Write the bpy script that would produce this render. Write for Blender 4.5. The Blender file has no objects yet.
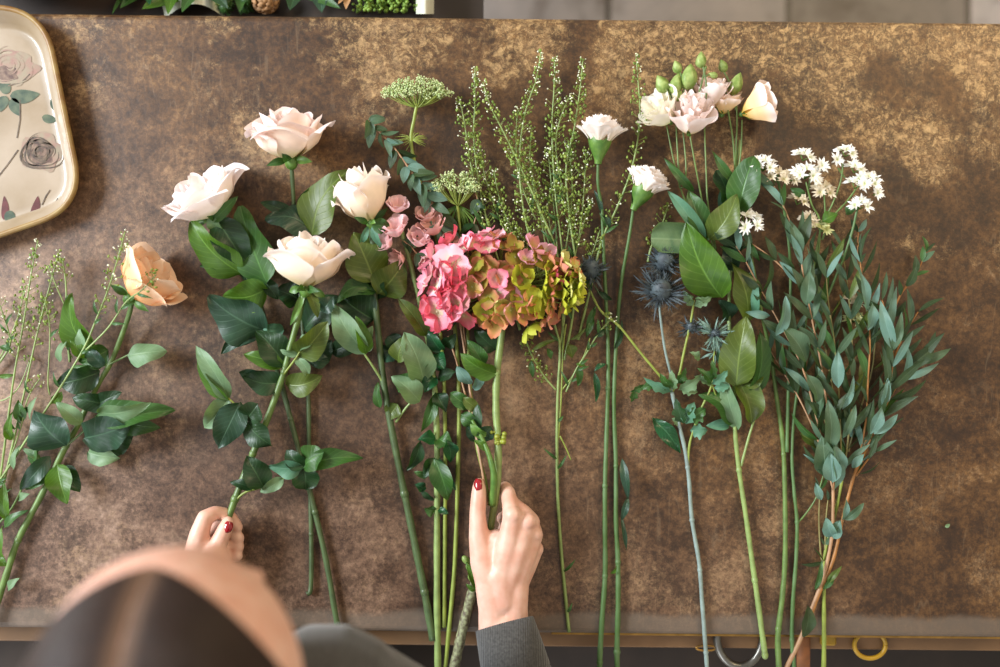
import bpy, math, random
from mathutils import Vector, Matrix, noise
PI = math.pi
COL = bpy.context.scene.collection
TZ = 0.90            # table top height
D = 1.10             # camera height above the table
S = 0.0011           # metres per photo pixel on the table

def P(x, y, h=0.0):
    """point seen at photo position x,y that stands h millimetres above the table"""
    h = h * 0.001
    k = (D - h) / D
    return Vector(((x - 500) * S * k, (333.5 - y) * S * k, TZ + h))

def lin(c):
    return tuple(((v / 255) / 12.92 if v / 255 <= 0.04045 else ((v / 255 + 0.055) / 1.055) ** 2.4) for v in c)

# ------------------------------------------------------------------ materials
def mat_new(name):
    m = bpy.data.materials.new(name); m.use_nodes = True
    nt = m.node_tree; nt.nodes.clear()
    out = nt.nodes.new('ShaderNodeOutputMaterial')
    return m, nt, out

def N(nt, t, **kw):
    n = nt.nodes.new(t)
    for k, v in kw.items():
        if k.startswith('i_'):
            n.inputs[k[2:].replace('_', ' ')].default_value = v
        else:
            setattr(n, k, v)
    return n

def ramp(nt, fac, stops, interp='LINEAR'):
    r = nt.nodes.new('ShaderNodeValToRGB'); r.color_ramp.interpolation = interp
    e = r.color_ramp.elements
    while len(e) > 1: e.remove(e[0])
    e[0].position = stops[0][0]; e[0].color = (*stops[0][1], 1) if len(stops[0][1]) == 3 else stops[0][1]
    for p, c in stops[1:]:
        x = e.new(p); x.color = (*c, 1)
    nt.links.new(fac, r.inputs[0])
    return r.outputs[0]

def mixc(nt, f, a, b, bt='MIX'):
    m = nt.nodes.new('ShaderNodeMix'); m.data_type = 'RGBA'; m.blend_type = bt
    for s, v in ((0, f), (6, a), (7, b)):
        if hasattr(v, 'links'): nt.links.new(v, m.inputs[s])
        else: m.inputs[s].default_value = v if not isinstance(v, tuple) or len(v) == 4 else (*v, 1)
    return m.outputs[2]

def mth(nt, op, a, b=None, clamp=False):
    m = nt.nodes.new('ShaderNodeMath'); m.operation = op; m.use_clamp = clamp
    for s, v in ((0, a), (1, b)):
        if v is None: continue
        if hasattr(v, 'links'): nt.links.new(v, m.inputs[s])
        else: m.inputs[s].default_value = v
    return m.outputs[0]

def noise_n(nt, co, scale, detail=3, rough=0.5, dist=0.0):
    n = nt.nodes.new('ShaderNodeTexNoise')
    n.inputs['Scale'].default_value = scale; n.inputs['Detail'].default_value = detail
    n.inputs['Roughness'].default_value = rough; n.inputs['Distortion'].default_value = dist
    nt.links.new(co, n.inputs['Vector'])
    return n.outputs['Fac']

def shade(nt, out, color, rough=0.5, trans=0.0, spec=0.5, bump=None, bstr=0.2, bdist=0.001, metal=0.0, tcol=None, sss=0.0, coat=0.0, sheen=0.0):
    p = nt.nodes.new('ShaderNodeBsdfPrincipled')
    if hasattr(color, 'links'): nt.links.new(color, p.inputs['Base Color'])
    else: p.inputs['Base Color'].default_value = (*color, 1)
    if hasattr(rough, 'links'): nt.links.new(rough, p.inputs['Roughness'])
    else: p.inputs['Roughness'].default_value = rough
    if hasattr(metal, 'links'): nt.links.new(metal, p.inputs['Metallic'])
    else: p.inputs['Metallic'].default_value = metal
    p.inputs['Specular IOR Level'].default_value = spec
    p.inputs['Coat Weight'].default_value = coat
    p.inputs['Sheen Weight'].default_value = sheen
    if sss:
        p.inputs['Subsurface Weight'].default_value = sss
        p.inputs['Subsurface Radius'].default_value = (0.012, 0.005, 0.003)
        p.inputs['Subsurface Scale'].default_value = 0.6
    if bump is not None:
        b = nt.nodes.new('ShaderNodeBump'); b.inputs['Strength'].default_value = bstr
        b.inputs['Distance'].default_value = bdist
        nt.links.new(bump, b.inputs['Height']); nt.links.new(b.outputs[0], p.inputs['Normal'])
    res = p.outputs[0]
    if trans:
        t = nt.nodes.new('ShaderNodeBsdfTranslucent')
        tc = tcol if tcol is not None else color
        if hasattr(tc, 'links'): nt.links.new(tc, t.inputs['Color'])
        else: t.inputs['Color'].default_value = (*tc, 1)
        mx = nt.nodes.new('ShaderNodeMixShader'); mx.inputs[0].default_value = trans
        nt.links.new(res, mx.inputs[1]); nt.links.new(t.outputs[0], mx.inputs[2]); res = mx.outputs[0]
    nt.links.new(res, out.inputs[0])

def simple(name, rgb, rough=0.5, var=0.15, scale=60, metal=0.0, spec=0.5, trans=0.0, bstr=0.0, rgb2=None, sss=0.0, coat=0.0, sheen=0.0, detail=3):
    m, nt, out = mat_new(name)
    co = N(nt, 'ShaderNodeTexCoord').outputs['Object']
    f = noise_n(nt, co, scale, detail)
    c1 = lin(rgb)
    c2 = lin(rgb2) if rgb2 else tuple(v * (1 - var) for v in c1)
    c0 = c1 if rgb2 else tuple(min(1, v * (1 + var)) for v in c1)
    col = ramp(nt, f, [(0.35, c2), (0.65, c0)])
    shade(nt, out, col, rough, trans, spec, f if bstr else None, bstr, 0.001, metal, sss=sss, coat=coat, sheen=sheen)
    return m

def leaf_mat(name, rgb, rgb2=None, vein=1.6, rough=0.42, trans=0.22, spec=0.45, veins=9.0):
    """uv: u across (0.5 = midrib), v along the blade; pale midrib and side veins"""
    m, nt, out = mat_new(name)
    uv = N(nt, 'ShaderNodeTexCoord').outputs['UV']
    ob = N(nt, 'ShaderNodeTexCoord').outputs['Object']
    sx = N(nt, 'ShaderNodeSeparateXYZ'); nt.links.new(uv, sx.inputs[0])
    au = mth(nt, 'ABSOLUTE', mth(nt, 'SUBTRACT', sx.outputs[0], 0.5))
    mid = mth(nt, 'SUBTRACT', 1.0, mth(nt, 'MULTIPLY', au, 28.0), True)
    ph = mth(nt, 'MULTIPLY', mth(nt, 'SUBTRACT', sx.outputs[1], mth(nt, 'MULTIPLY', au, 0.55)), veins * 2 * PI)
    sv = mth(nt, 'POWER', mth(nt, 'MAXIMUM', mth(nt, 'SINE', ph), 0.0), 14.0)
    vm = mth(nt, 'MAXIMUM', mid, mth(nt, 'MULTIPLY', sv, 0.38))
    f = noise_n(nt, ob, 45, 4, 0.6)
    c1 = lin(rgb); c2 = lin(rgb2) if rgb2 else tuple(v * 0.72 for v in c1)
    base = ramp(nt, f, [(0.3, c2), (0.7, c1)])
    cv = tuple(min(1, v * vein + 0.02) for v in c1)
    col = mixc(nt, vm, base, (*cv, 1))
    tc = tuple(min(1, v * k) for v, k in zip(c1, (1.6, 1.5, 0.45)))
    bmp = mth(nt, 'SUBTRACT', mth(nt, 'MULTIPLY', f, 0.5), vm)
    shade(nt, out, col, rough, trans, spec, bmp, 0.45, 0.0006, tcol=tc)
    return m

def petal_mat(name, rough=0.6, trans=0.28, gain=1.0):
    m, nt, out = mat_new(name)
    a = N(nt, 'ShaderNodeAttribute', attribute_name='Col')
    ob = N(nt, 'ShaderNodeTexCoord').outputs['Object']
    f = noise_n(nt, ob, 160, 3)
    col = mixc(nt, 1.0, a.outputs['Color'], ramp(nt, f, [(0.3, (0.95,) * 3), (0.7, (1,) * 3)]), 'MULTIPLY')
    shade(nt, out, col, rough, trans, 0.25, f, 0.15, 0.0006)
    return m

M = {}
M['leaf_deep'] = leaf_mat('leaf_deep', (36, 68, 32), (22, 46, 26))
M['leaf_blue'] = leaf_mat('leaf_blue', (46, 76, 54), (30, 56, 42), rough=0.38)
M['leaf_bright'] = leaf_mat('leaf_bright', (78, 114, 30), (54, 90, 24), trans=0.3)
M['leaf_mid'] = leaf_mat('leaf_mid', (58, 96, 38), (42, 76, 32))
M['leaf_olive'] = leaf_mat('leaf_olive', (86, 102, 38), (66, 84, 30))
M['leaf_pale'] = leaf_mat('leaf_pale', (112, 140, 100), (88, 118, 84), vein=1.15, rough=0.5)
M['leaf_teal'] = leaf_mat('leaf_teal', (86, 132, 104), (68, 112, 88), vein=1.15, rough=0.5)
M['leaf_euca'] = leaf_mat('leaf_euca', (80, 106, 78), (58, 84, 60), vein=1.3, rough=0.5, veins=14)
M['leaf_euca_dark'] = leaf_mat('leaf_euca_dark', (54, 74, 38), (36, 54, 28), vein=1.3, rough=0.5, veins=14)
M['leaf_euca_blue'] = leaf_mat('leaf_euca_blue', (106, 140, 126), (82, 116, 104), vein=1.2, rough=0.5, veins=14)
M['leaf_glossy'] = leaf_mat('leaf_glossy', (32, 86, 46), (22, 62, 36), rough=0.3)
M['stem_green'] = simple('stem_green', (88, 112, 56), 0.42, 0.2, 90)
M['stem_deep'] = simple('stem_deep', (68, 86, 52), 0.42, 0.2, 90)
M['stem_pale'] = simple('stem_pale', (122, 142, 82), 0.42, 0.15, 90)
M['stem_blue'] = simple('stem_blue', (120, 136, 130), 0.5, 0.15, 90)
M['stem_carnation'] = simple('stem_carnation', (82, 110, 66), 0.5, 0.2, 50, rgb2=(64, 94, 42))
M['stem_lime'] = simple('stem_lime', (124, 138, 58), 0.45, 0.15, 90)
M['stem_orange'] = simple('stem_orange', (142, 96, 46), 0.5, 0.2, 90)
M['stem_pink'] = simple('stem_pink', (158, 122, 90), 0.5, 0.15, 90)
M['stem_tan'] = simple('stem_tan', (122, 114, 68), 0.5, 0.2, 90)
M['bark'] = simple('bark', (140, 144, 106), 0.6, 0.3, 240, rgb2=(78, 66, 46))
M['thistle'] = simple('thistle', (72, 84, 88), 0.6, 0.2, 120, rgb2=(46, 54, 60))
M['thistle_pale'] = simple('thistle_pale', (110, 136, 124), 0.6, 0.2, 120, rgb2=(76, 102, 88))
M['pod'] = simple('pod', (140, 158, 70), 0.5, 0.2, 120, rgb2=(94, 122, 46), trans=0.15)
M['tiny_white'] = simple('tiny_white', (228, 232, 206), 0.6, 0.1, 120)
M['umbel'] = simple('umbel', (206, 214, 166), 0.6, 0.1, 300, rgb2=(148, 172, 102))
M['bud_green'] = simple('bud_green', (158, 176, 104), 0.5, 0.2, 150, rgb2=(112, 138, 62), trans=0.15)
M['calyx'] = simple('calyx', (92, 126, 50), 0.45, 0.2, 110, rgb2=(64, 100, 36))
M['petal'] = petal_mat('petal')
M['node_lime'] = simple('node_lime', (132, 140, 44), 0.5, 0.2, 200)
M['nail'] = simple('nail', (140, 12, 26), 0.18, 0.05, 40, coat=0.6)
M['skin'] = simple('skin', (214, 174, 156), 0.46, 0.05, 60, sss=0.08, rgb2=(204, 154, 134), bstr=0.03)
M['steel'] = simple('steel', (120, 118, 112), 0.35, 0.2, 60, metal=0.9)
M['brass'] = simple('brass', (150, 116, 62), 0.42, 0.2, 60, metal=0.9)
M['yellow_plastic'] = simple('yellow_plastic', (160, 124, 22), 0.4, 0.1, 60)
M['leather'] = simple('leather', (128, 78, 40), 0.6, 0.2, 80)
M['paper'] = simple('paper', (190, 190, 172), 0.7, 0.05, 30)
M['pink_ceramic'] = simple('pink_ceramic', (184, 116, 104), 0.22, 0.06, 12, coat=0.4)
M['dark_wood'] = simple('dark_wood', (44, 32, 23), 0.6, 0.3, 14, detail=8)
M['rail_wood'] = simple('rail_wood', (118, 86, 54), 0.5, 0.3, 10, detail=8)
M['denim'] = simple('denim', (44, 48, 58), 0.8, 0.2, 300)
M['pod_brown'] = simple('pod_brown', (150, 112, 74), 0.7, 0.3, 200)
M['sedum'] = simple('sedum', (136, 164, 70), 0.5, 0.2, 200, rgb2=(90, 124, 44))

def cloth():
    m, nt, out = mat_new('grey_knit')
    ob = N(nt, 'ShaderNodeTexCoord').outputs['Object']
    w = N(nt, 'ShaderNodeTexWave'); w.inputs['Scale'].default_value = 130; w.inputs['Distortion'].default_value = 1.2
    nt.links.new(ob, w.inputs['Vector'])
    f = noise_n(nt, ob, 400, 2)
    col = ramp(nt, f, [(0.3, lin((56, 55, 54))), (0.7, lin((76, 75, 73)))])
    shade(nt, out, col, 0.9, 0, 0.2, w.outputs['Fac'], 0.35, 0.001, sheen=0.3)
    return m
M['knit'] = cloth()

def hairm():
    m, nt, out = mat_new('hair')
    uv = N(nt, 'ShaderNodeTexCoord').outputs['UV']
    mp = N(nt, 'ShaderNodeMapping'); mp.inputs['Scale'].default_value = (2.0, 70.0, 1.0)
    nt.links.new(uv, mp.inputs[0])
    f = noise_n(nt, mp.outputs[0], 3.0, 5, 0.6)
    hx = N(nt, 'ShaderNodeSeparateXYZ'); nt.links.new(uv, hx.inputs[0])
    pm = N(nt, 'ShaderNodeMapRange'); nt.links.new(hx.outputs[0], pm.inputs[0]); pm.inputs[1].default_value = 0.02; pm.inputs[2].default_value = 0.08; pm.inputs[3].default_value = 0.45; pm.inputs[4].default_value = 0.0
    col = mixc(nt, pm.outputs[0], ramp(nt, f, [(0.3, lin((20, 13, 10))), (0.7, lin((52, 34, 25)))]), (*lin((128, 98, 76)), 1))
    shade(nt, out, col, 0.5, 0, 0.3, f, 0.6, 0.002)
    return m
M['hair'] = hairm()

def table_mat():
    m, nt, out = mat_new('worn_bronze_sheet')
    ob = N(nt, 'ShaderNodeTexCoord').outputs['Object']
    sx = N(nt, 'ShaderNodeSeparateXYZ'); nt.links.new(ob, sx.inputs[0])
    x, y = sx.outputs[0], sx.outputs[1]
    def mr(v, a, b, smooth=True):
        n = N(nt, 'ShaderNodeMapRange'); n.interpolation_type = 'SMOOTHSTEP' if smooth else 'LINEAR'
        nt.links.new(v, n.inputs[0]); n.inputs[1].default_value = a; n.inputs[2].default_value = b
        return n.outputs[0]
    big = noise_n(nt, ob, 4.5, 4, 0.55)
    med = noise_n(nt, ob, 24, 8, 0.66, 0.5)
    fine = noise_n(nt, ob, 130, 6, 0.72)
    speck = noise_n(nt, ob, 330, 3, 0.7)
    v = mth(nt, 'ADD', mth(nt, 'MULTIPLY', big, 0.40), mth(nt, 'ADD', mth(nt, 'MULTIPLY', med, 0.34), mth(nt, 'MULTIPLY', fine, 0.26)))
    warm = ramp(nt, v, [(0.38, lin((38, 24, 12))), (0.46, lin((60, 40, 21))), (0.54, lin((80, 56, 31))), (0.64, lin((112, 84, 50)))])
    rose = ramp(nt, v, [(0.38, lin((70, 52, 42))), (0.46, lin((94, 73, 61))), (0.54, lin((114, 93, 80))), (0.64, lin((142, 122, 110)))])  # lilac grey tones of cool window sheen, put into the base colour
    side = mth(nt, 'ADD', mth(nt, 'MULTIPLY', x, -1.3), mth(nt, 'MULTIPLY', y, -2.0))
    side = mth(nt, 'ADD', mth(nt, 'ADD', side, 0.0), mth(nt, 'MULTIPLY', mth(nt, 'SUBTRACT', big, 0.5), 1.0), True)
    col = mixc(nt, side, warm, rose)  # painted window sheen, growing towards the front left
    # fine ragged golden wear, heaviest along the back right
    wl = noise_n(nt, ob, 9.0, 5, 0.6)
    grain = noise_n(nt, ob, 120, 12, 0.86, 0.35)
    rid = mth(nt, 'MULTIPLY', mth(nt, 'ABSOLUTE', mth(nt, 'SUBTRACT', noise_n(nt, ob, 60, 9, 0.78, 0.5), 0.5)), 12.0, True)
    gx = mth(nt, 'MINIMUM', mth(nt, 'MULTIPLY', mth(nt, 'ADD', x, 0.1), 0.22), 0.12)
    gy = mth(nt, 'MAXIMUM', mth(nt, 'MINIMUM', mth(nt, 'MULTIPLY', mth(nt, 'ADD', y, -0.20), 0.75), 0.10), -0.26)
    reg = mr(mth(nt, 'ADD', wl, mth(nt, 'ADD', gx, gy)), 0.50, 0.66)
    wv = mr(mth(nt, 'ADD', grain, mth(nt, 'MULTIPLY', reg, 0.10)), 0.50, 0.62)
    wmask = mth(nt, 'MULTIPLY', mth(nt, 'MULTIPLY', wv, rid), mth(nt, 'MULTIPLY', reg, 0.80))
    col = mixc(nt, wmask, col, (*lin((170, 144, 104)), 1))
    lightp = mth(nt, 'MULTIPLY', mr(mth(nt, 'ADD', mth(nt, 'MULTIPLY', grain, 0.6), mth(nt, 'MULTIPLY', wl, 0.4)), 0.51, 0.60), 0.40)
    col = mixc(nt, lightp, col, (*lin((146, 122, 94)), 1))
    mic = mth(nt, 'ADD', mth(nt, 'MULTIPLY', fine, 0.5), mth(nt, 'MULTIPLY', noise_n(nt, ob, 260, 8, 0.8), 0.5))
    col = mixc(nt, 1.0, col, ramp(nt, mic, [(0.40, (0.76, 0.71, 0.63)), (0.5, (1.04, 0.97, 0.87)), (0.60, (1.32, 1.25, 1.14))]), 'MULTIPLY')
    # scratches at several angles
    def scr(rot, sc_, thr, off):
        mp = N(nt, 'ShaderNodeMapping'); mp.inputs['Rotation'].default_value = (0, 0, rot); mp.inputs['Scale'].default_value = (sc_, 9.0, 1); mp.inputs['Location'].default_value = (off, off * 2, 0)
        nt.links.new(ob, mp.inputs[0]); f = noise_n(nt, mp.outputs[0], 1.0, 1, 0.5)
        g = mr(noise_n(nt, ob, 5.0 + off, 3, 0.6), 0.54, 0.62)
        f = mth(nt, 'ABSOLUTE', mth(nt, 'SUBTRACT', f, 0.5))
        return mth(nt, 'MULTIPLY', mth(nt, 'SUBTRACT', 1.0, mth(nt, 'MULTIPLY', f, thr), True), g)
    s1 = mth(nt, 'MAXIMUM', scr(0.9, 55, 60, 3), mth(nt, 'MAXIMUM', scr(1.9, 50, 70, 7), scr(2.7, 60, 70, 11)))
    col = mixc(nt, mth(nt, 'MULTIPLY', s1, 0.10), col, (*lin((176, 152, 122)), 1))
    s2 = mth(nt, 'MAXIMUM', scr(0.4, 40, 60, 17), scr(2.2, 45, 60, 23))
    col = mixc(nt, mth(nt, 'MULTIPLY', s2, 0.18), col, (*lin((48, 34, 24)), 1))
    # dark oxide spots, dense on the front half
    sp = mth(nt, 'ADD', mth(nt, 'MULTIPLY', speck, 0.45), mth(nt, 'MULTIPLY', med, 0.55))
    dk = mr(mth(nt, 'ADD', sp, mth(nt, 'MULTIPLY', y, 0.06)), 0.475, 0.40)
    col = mixc(nt, mth(nt, 'MULTIPLY', dk, 0.55), col, (*lin((46, 30, 18)), 1))
    # smooth grey band where the sheet is rolled over the front edge
    band = mth(nt, 'MULTIPLY', mr(mth(nt, 'ADD', y, mth(nt, 'MULTIPLY', mth(nt, 'SUBTRACT', med, 0.5), 0.02)), -0.312, -0.322), 0.7)
    col = mixc(nt, band, col, (*lin((104, 92, 80)), 1))
    rg = N(nt, 'ShaderNodeMapRange'); nt.links.new(med, rg.inputs[0]); rg.inputs[3].default_value = 0.34; rg.inputs[4].default_value = 0.6
    shade(nt, out, col, rg.outputs[0], 0, 0.5, mth(nt, 'ADD', fine, mth(nt, 'MULTIPLY', grain, 0.7)), 0.22, 0.0012, metal=0.1)
    return m
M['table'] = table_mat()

def floor_mat():
    m, nt, out = mat_new('slate_floor')
    ob = N(nt, 'ShaderNodeTexCoord').outputs['Object']
    b = N(nt, 'ShaderNodeTexBrick'); b.inputs['Scale'].default_value = 1.0
    b.inputs['Brick Width'].default_value = 0.36; b.inputs['Row Height'].default_value = 0.30; b.inputs['Mortar Size'].default_value = 0.006
    b.inputs['Color1'].default_value = (*lin((216, 208, 210)), 1); b.inputs['Color2'].default_value = (*lin((104, 94, 84)), 1)
    b.inputs['Mortar'].default_value = (*lin((70, 62, 54)), 1); b.offset = 0.4
    nt.links.new(ob, b.inputs['Vector'])
    f = noise_n(nt, ob, 7, 6, 0.65, 0.5)
    col = mixc(nt, 0.75, b.outputs['Color'], ramp(nt, f, [(0.35, lin((120, 104, 92))), (0.5, (0.75, 0.78, 0.8)), (0.65, (1, 1, 1))]), 'MULTIPLY')
    shade(nt, out, col, 0.45, 0, 0.5, f, 0.2, 0.004)
    return m
M['floor'] = floor_mat()

# ------------------------------------------------------------------ mesh builder
class MB:
    def __init__(s, zmin=None):
        s.v, s.f, s.uv, s.c, s.zmin = [], [], [], [], zmin; s.marks = []
    def grid(s, fn, nu, nv, wrapu=False, color=None):
        b = len(s.v)
        for j in range(nv + 1):
            for i in range(nu + (0 if wrapu else 1)):
                u, v = i / nu, j / nv
                s.v.append(Vector(fn(u, v))); s.uv.append((u, v))
                s.c.append(color(u, v) if callable(color) else (color or (1, 1, 1)))
        w = nu if wrapu else nu + 1
        for j in range(nv):
            for i in range(nu):
                i2 = (i + 1) % nu if wrapu else i + 1
                s.f.append((b + j * w + i, b + j * w + i2, b + (j + 1) * w + i2, b + (j + 1) * w + i))
        return s
    def tube(s, pts, rad, n=8, cap=True, color=None):
        m = len(pts)
        if not hasattr(rad, '__len__'): rad = [rad] * m
        up = Vector((0.13, 0.21, 0.97)); b0 = len(s.v)
        for k in range(m):
            t = (pts[min(k + 1, m - 1)] - pts[max(k - 1, 0)])
            t = t.normalized() if t.length > 1e-9 else Vector((0, 0, 1))
            a = t.cross(up)
            if a.length < 1e-3: a = t.cross(Vector((1, 0, 0)))
            a.normalize(); bb = t.cross(a); up = a.cross(t) if False else up
            for i in range(n):
                th = 2 * PI * i / n
                s.v.append(pts[k] + (a * math.cos(th) + bb * math.sin(th)) * rad[k]); s.uv.append((i / n, k / m)); s.c.append(color or (1, 1, 1))
        for k in range(m - 1):
            for i in range(n):
                j = (i + 1) % n
                s.f.append((b0 + k * n + i, b0 + k * n + j, b0 + (k + 1) * n + j, b0 + (k + 1) * n + i))
        if cap:
            s.f.append(tuple(b0 + i for i in range(n))[::-1]); s.f.append(tuple(b0 + (m - 1) * n + i for i in range(n)))
        return s
    def ball(s, c, r, nu=8, nv=6, axis=None, color=None):
        if not hasattr(r, '__len__'): r = (r, r, r)
        R = rot_to(axis) if axis is not None else Matrix.Identity(3)
        c = Vector(c)
        def fn(u, v):
            th, ph = 2 * PI * u, PI * v
            return c + R @ Vector((r[0] * math.sin(ph) * math.cos(th), r[1] * math.sin(ph) * math.sin(th), -r[2] * math.cos(ph)))
        return s.grid(fn, nu, nv, True, color)
    def octa(s, c, r, color=None):
        b = len(s.v)
        for d in ((1, 0, 0), (-1, 0, 0), (0, 1, 0), (0, -1, 0), (0, 0, 1), (0, 0, -1)):
            s.v.append(c + Vector(d) * r); s.uv.append((0, 0)); s.c.append(color or (1, 1, 1))
        for f in ((0, 2, 4), (2, 1, 4), (1, 3, 4), (3, 0, 4), (2, 0, 5), (1, 2, 5), (3, 1, 5), (0, 3, 5)):
            s.f.append(tuple(b + i for i in f))
        return s
    def box(s, c, h, rz=0.0, bev=0):
        b = len(s.v); c = Vector(c); R = Matrix.Rotation(rz, 3, 'Z')
        for x in (-1, 1):
            for y in (-1, 1):
                for z in (-1, 1):
                    s.v.append(c + R @ Vector((x * h[0], y * h[1], z * h[2]))); s.uv.append((0, 0)); s.c.append((1, 1, 1))
        for f in ((0, 1, 3, 2), (4, 6, 7, 5), (0, 4, 5, 1), (2, 3, 7, 6), (0, 2, 6, 4), (1, 5, 7, 3)):
            s.f.append(tuple(b + i for i in f))
        return s
    def build(s, name, mat, parent=None, smooth=True):
        if len(s.marks) > 1 or (s.marks and s.marks[0][0] > 0):
            ms = ([(0, 0)] if s.marks[0][0] > 0 else []) + s.marks + [(len(s.v), len(s.f))]; o = None
            for (v0, f0), (v1, f1) in zip(ms[:-1], ms[1:]):
                if v1 == v0: continue
                q = MB(s.zmin); q.v = s.v[v0:v1]; q.uv = s.uv[v0:v1]; q.c = s.c[v0:v1]; q.f = [tuple(i - v0 for i in f) for f in s.f[f0:f1]]
                o = q.build(name, mat, parent, smooth)
            return o
        me = bpy.data.meshes.new(name)
        off = Vector(parent.location) if parent is not None else Vector((0, 0, 0))
        pp = parent
        while pp is not None and pp.parent is not None:
            pp = pp.parent; off = off + Vector(pp.location)
        vs = s.v
        if s.zmin is not None:
            for v in vs:
                if v.z < s.zmin: v.z = s.zmin + (v.z - s.zmin) * 0.02
        me.from_pydata([v - off for v in vs], [], s.f)
        uvl = me.uv_layers.new(name='UVMap')
        idx = [0] * len(me.loops); me.loops.foreach_get('vertex_index', idx)
        flat = []
        for i in idx: flat.extend(s.uv[i])
        uvl.data.foreach_set('uv', flat)
        if any(c != (1, 1, 1) for c in s.c[:50]):
            ca = me.color_attributes.new('Col', 'FLOAT_COLOR', 'POINT'); fl = []
            for c in s.c: fl.extend((c[0], c[1], c[2], 1.0))
            ca.data.foreach_set('color', fl)
        me.materials.append(mat)
        if smooth: me.polygons.foreach_set('use_smooth', [True] * len(me.polygons))
        me.update()
        o = bpy.data.objects.new(name, me); COL.objects.link(o)
        if parent is not None: o.parent = parent
        return o

def rot_to(axis, spin=0.0):
    z = Vector(axis).normalized()
    x = z.orthogonal().normalized(); y = z.cross(x)
    return Matrix((x, y, z)).transposed() @ Matrix.Rotation(spin, 3, 'Z')

def tag(o, label, cat, group=None, kind=None):
    o['label'] = label; o['category'] = cat
    if group: o['group'] = group
    if kind: o['kind'] = kind
    return o
def thing(name, loc, label, cat, group=None):
    o = bpy.data.objects.new(name, None); o.empty_display_size = 0.02; COL.objects.link(o); o.location = loc
    return tag(o, label, cat, group)
def sub(parent, name):
    o = bpy.data.objects.new(name, None); o.empty_display_size = 0.01; COL.objects.link(o); o.parent = parent; return o
def struct(o): o['kind'] = 'structure'; return o

def smooth_pts(pts, sub=5):
    out = []; n = len(pts)
    for i in range(n - 1):
        p0, p1, p2, p3 = pts[max(i - 1, 0)], pts[i], pts[i + 1], pts[min(i + 2, n - 1)]
        for k in range(sub):
            t = k / sub
            out.append(0.5 * ((2 * p1) + (p2 - p0) * t + (2 * p0 - 5 * p1 + 4 * p2 - p3) * t * t + (3 * p1 - p0 - 3 * p2 + p3) * t ** 3))
    out.append(pts[-1].copy()); return out

ZM = TZ + 0.0012
def path(l, sub=5): return smooth_pts([P(*q) for q in l], sub)
def stem_mb(l, r0, r1, mb=None, sub=5, n=8, knots=()):
    """l: photo points with height in mm; radii in mm"""
    mb = mb or MB(ZM); mb.marks.append((len(mb.v), len(mb.f))); pts = path(l, sub); m = len(pts)
    rad = [(r0 + (r1 - r0) * k / (m - 1)) * 0.001 for k in range(m)]
    rnd = random.Random(int(l[0][0] * 7 + l[0][1]))
    for k in range(m):
        rad[k] *= 1 + 0.06 * math.sin(k * 1.7 + l[0][0])
    mb.tube(pts, rad, n)
    for q in knots:
        i = min(range(m), key=lambda k: (pts[k] - P(q[0], q[1], pts[k].z * 1000 - TZ * 1000)).length)
        mb.ball(pts[i], (rad[i] * 1.22, rad[i] * 1.22, rad[i] * 1.6), 8, 6, pts[min(i + 1, m - 1)] - pts[max(i - 1, 0)])
    return mb

SH = {
    'ovate': lambda t: (math.sin(PI * t ** 0.78) ** 0.72) * (1 - 0.15 * t),
    'round': lambda t: math.sin(PI * t) ** 0.5,
    'lance': lambda t: (math.sin(PI * t ** 0.85)) ** 0.95,
    'strap': lambda t: min(1, (t * 8) ** 0.6) * min(1, ((1 - t) * 3.0) ** 0.8),
    'blunt': lambda t: min(1, (t * 4) ** 0.6) * (1 if t < 0.9 else max(0.02, 1 - (t - 0.9) * 4)),
}
def leaf_mb(p0, p1, w, shape='ovate', fold=0.3, bend=0.1, roll=0.0, curve=0.0, wave=0.05, curl=0.0, nu=8, nv=12, mb=None, seed=0, serr=0.0, petiole=0.0):
    mb = mb or MB(ZM)
    d = p1 - p0; L = d.length; dn = d / L
    side = dn.cross(Vector((0, 0, 1)))
    if side.length < 1e-3: side = Vector((1, 0, 0))
    side.normalize(); nrm = side.cross(dn)
    side = Matrix.Rotation(roll, 3, dn) @ side; nrm = Matrix.Rotation(roll, 3, dn) @ nrm
    hw = w * 0.5; sf = SH[shape]; ph = seed * 1.37
    def fn(u, v):
        a = u * 2 - 1; t = v
        k = max(0.0, sf(min(max(t, 0.0), 1.0))); width = hw * max(k, 0.015)
        if serr and abs(a) > 0.9: width *= 1 + serr * math.sin(t * 55)
        if curl:   # edges roll over
            ang = a * curl; x = math.sin(ang) / curl * width; z = (1 - math.cos(ang)) / curl * width
        else: x, z = a * width, 0.0
        z += fold * (abs(a) ** 1.3) * width + bend * L * math.sin(PI * t) + wave * hw * abs(a) * math.sin(t * 9 + ph + a * 1.3)
        z += -0.12 * bend * L * t
        return p0 + d * t + side * (x + curve * L * math.sin(PI * t) ) + nrm * z
    mb.grid(fn, nu, nv)
    return mb

def add_leaf(root, x0, y0, h0, x1, y1, h1, w, mat, shape='ovate', fold=0.34, bend=0.14, roll=None, curve=0.0, wave=0.2, curl=0.0, serr=0.02, name='leaf', label=None):
    if roll is None: roll = 0.45 * math.sin(x0 * 1.7 + y1 * 2.3)
    w = w * (1 + 0.10 * abs(roll))
    mb = leaf_mb(P(x0, y0, h0), P(x1, y1, h1), w * S, shape, fold, bend, roll, curve, wave, curl, seed=x0 + y1, serr=serr)
    o = mb.build(name, M[mat], root)
    if label: o['label'] = label
    return o
def leaves(root, rows, **kw):
    for r in rows:
        k = dict(kw)
        if len(r) > 8: k.update(r[8])
        add_leaf(root, *r[:8], **k)

def mixv(a, b, t): return tuple(x + (y - x) * t for x, y in zip(a, b))
def sst(a, b, x):
    t = min(1, max(0, (x - a) / (b - a))); return t * t * (3 - 2 * t)

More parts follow.
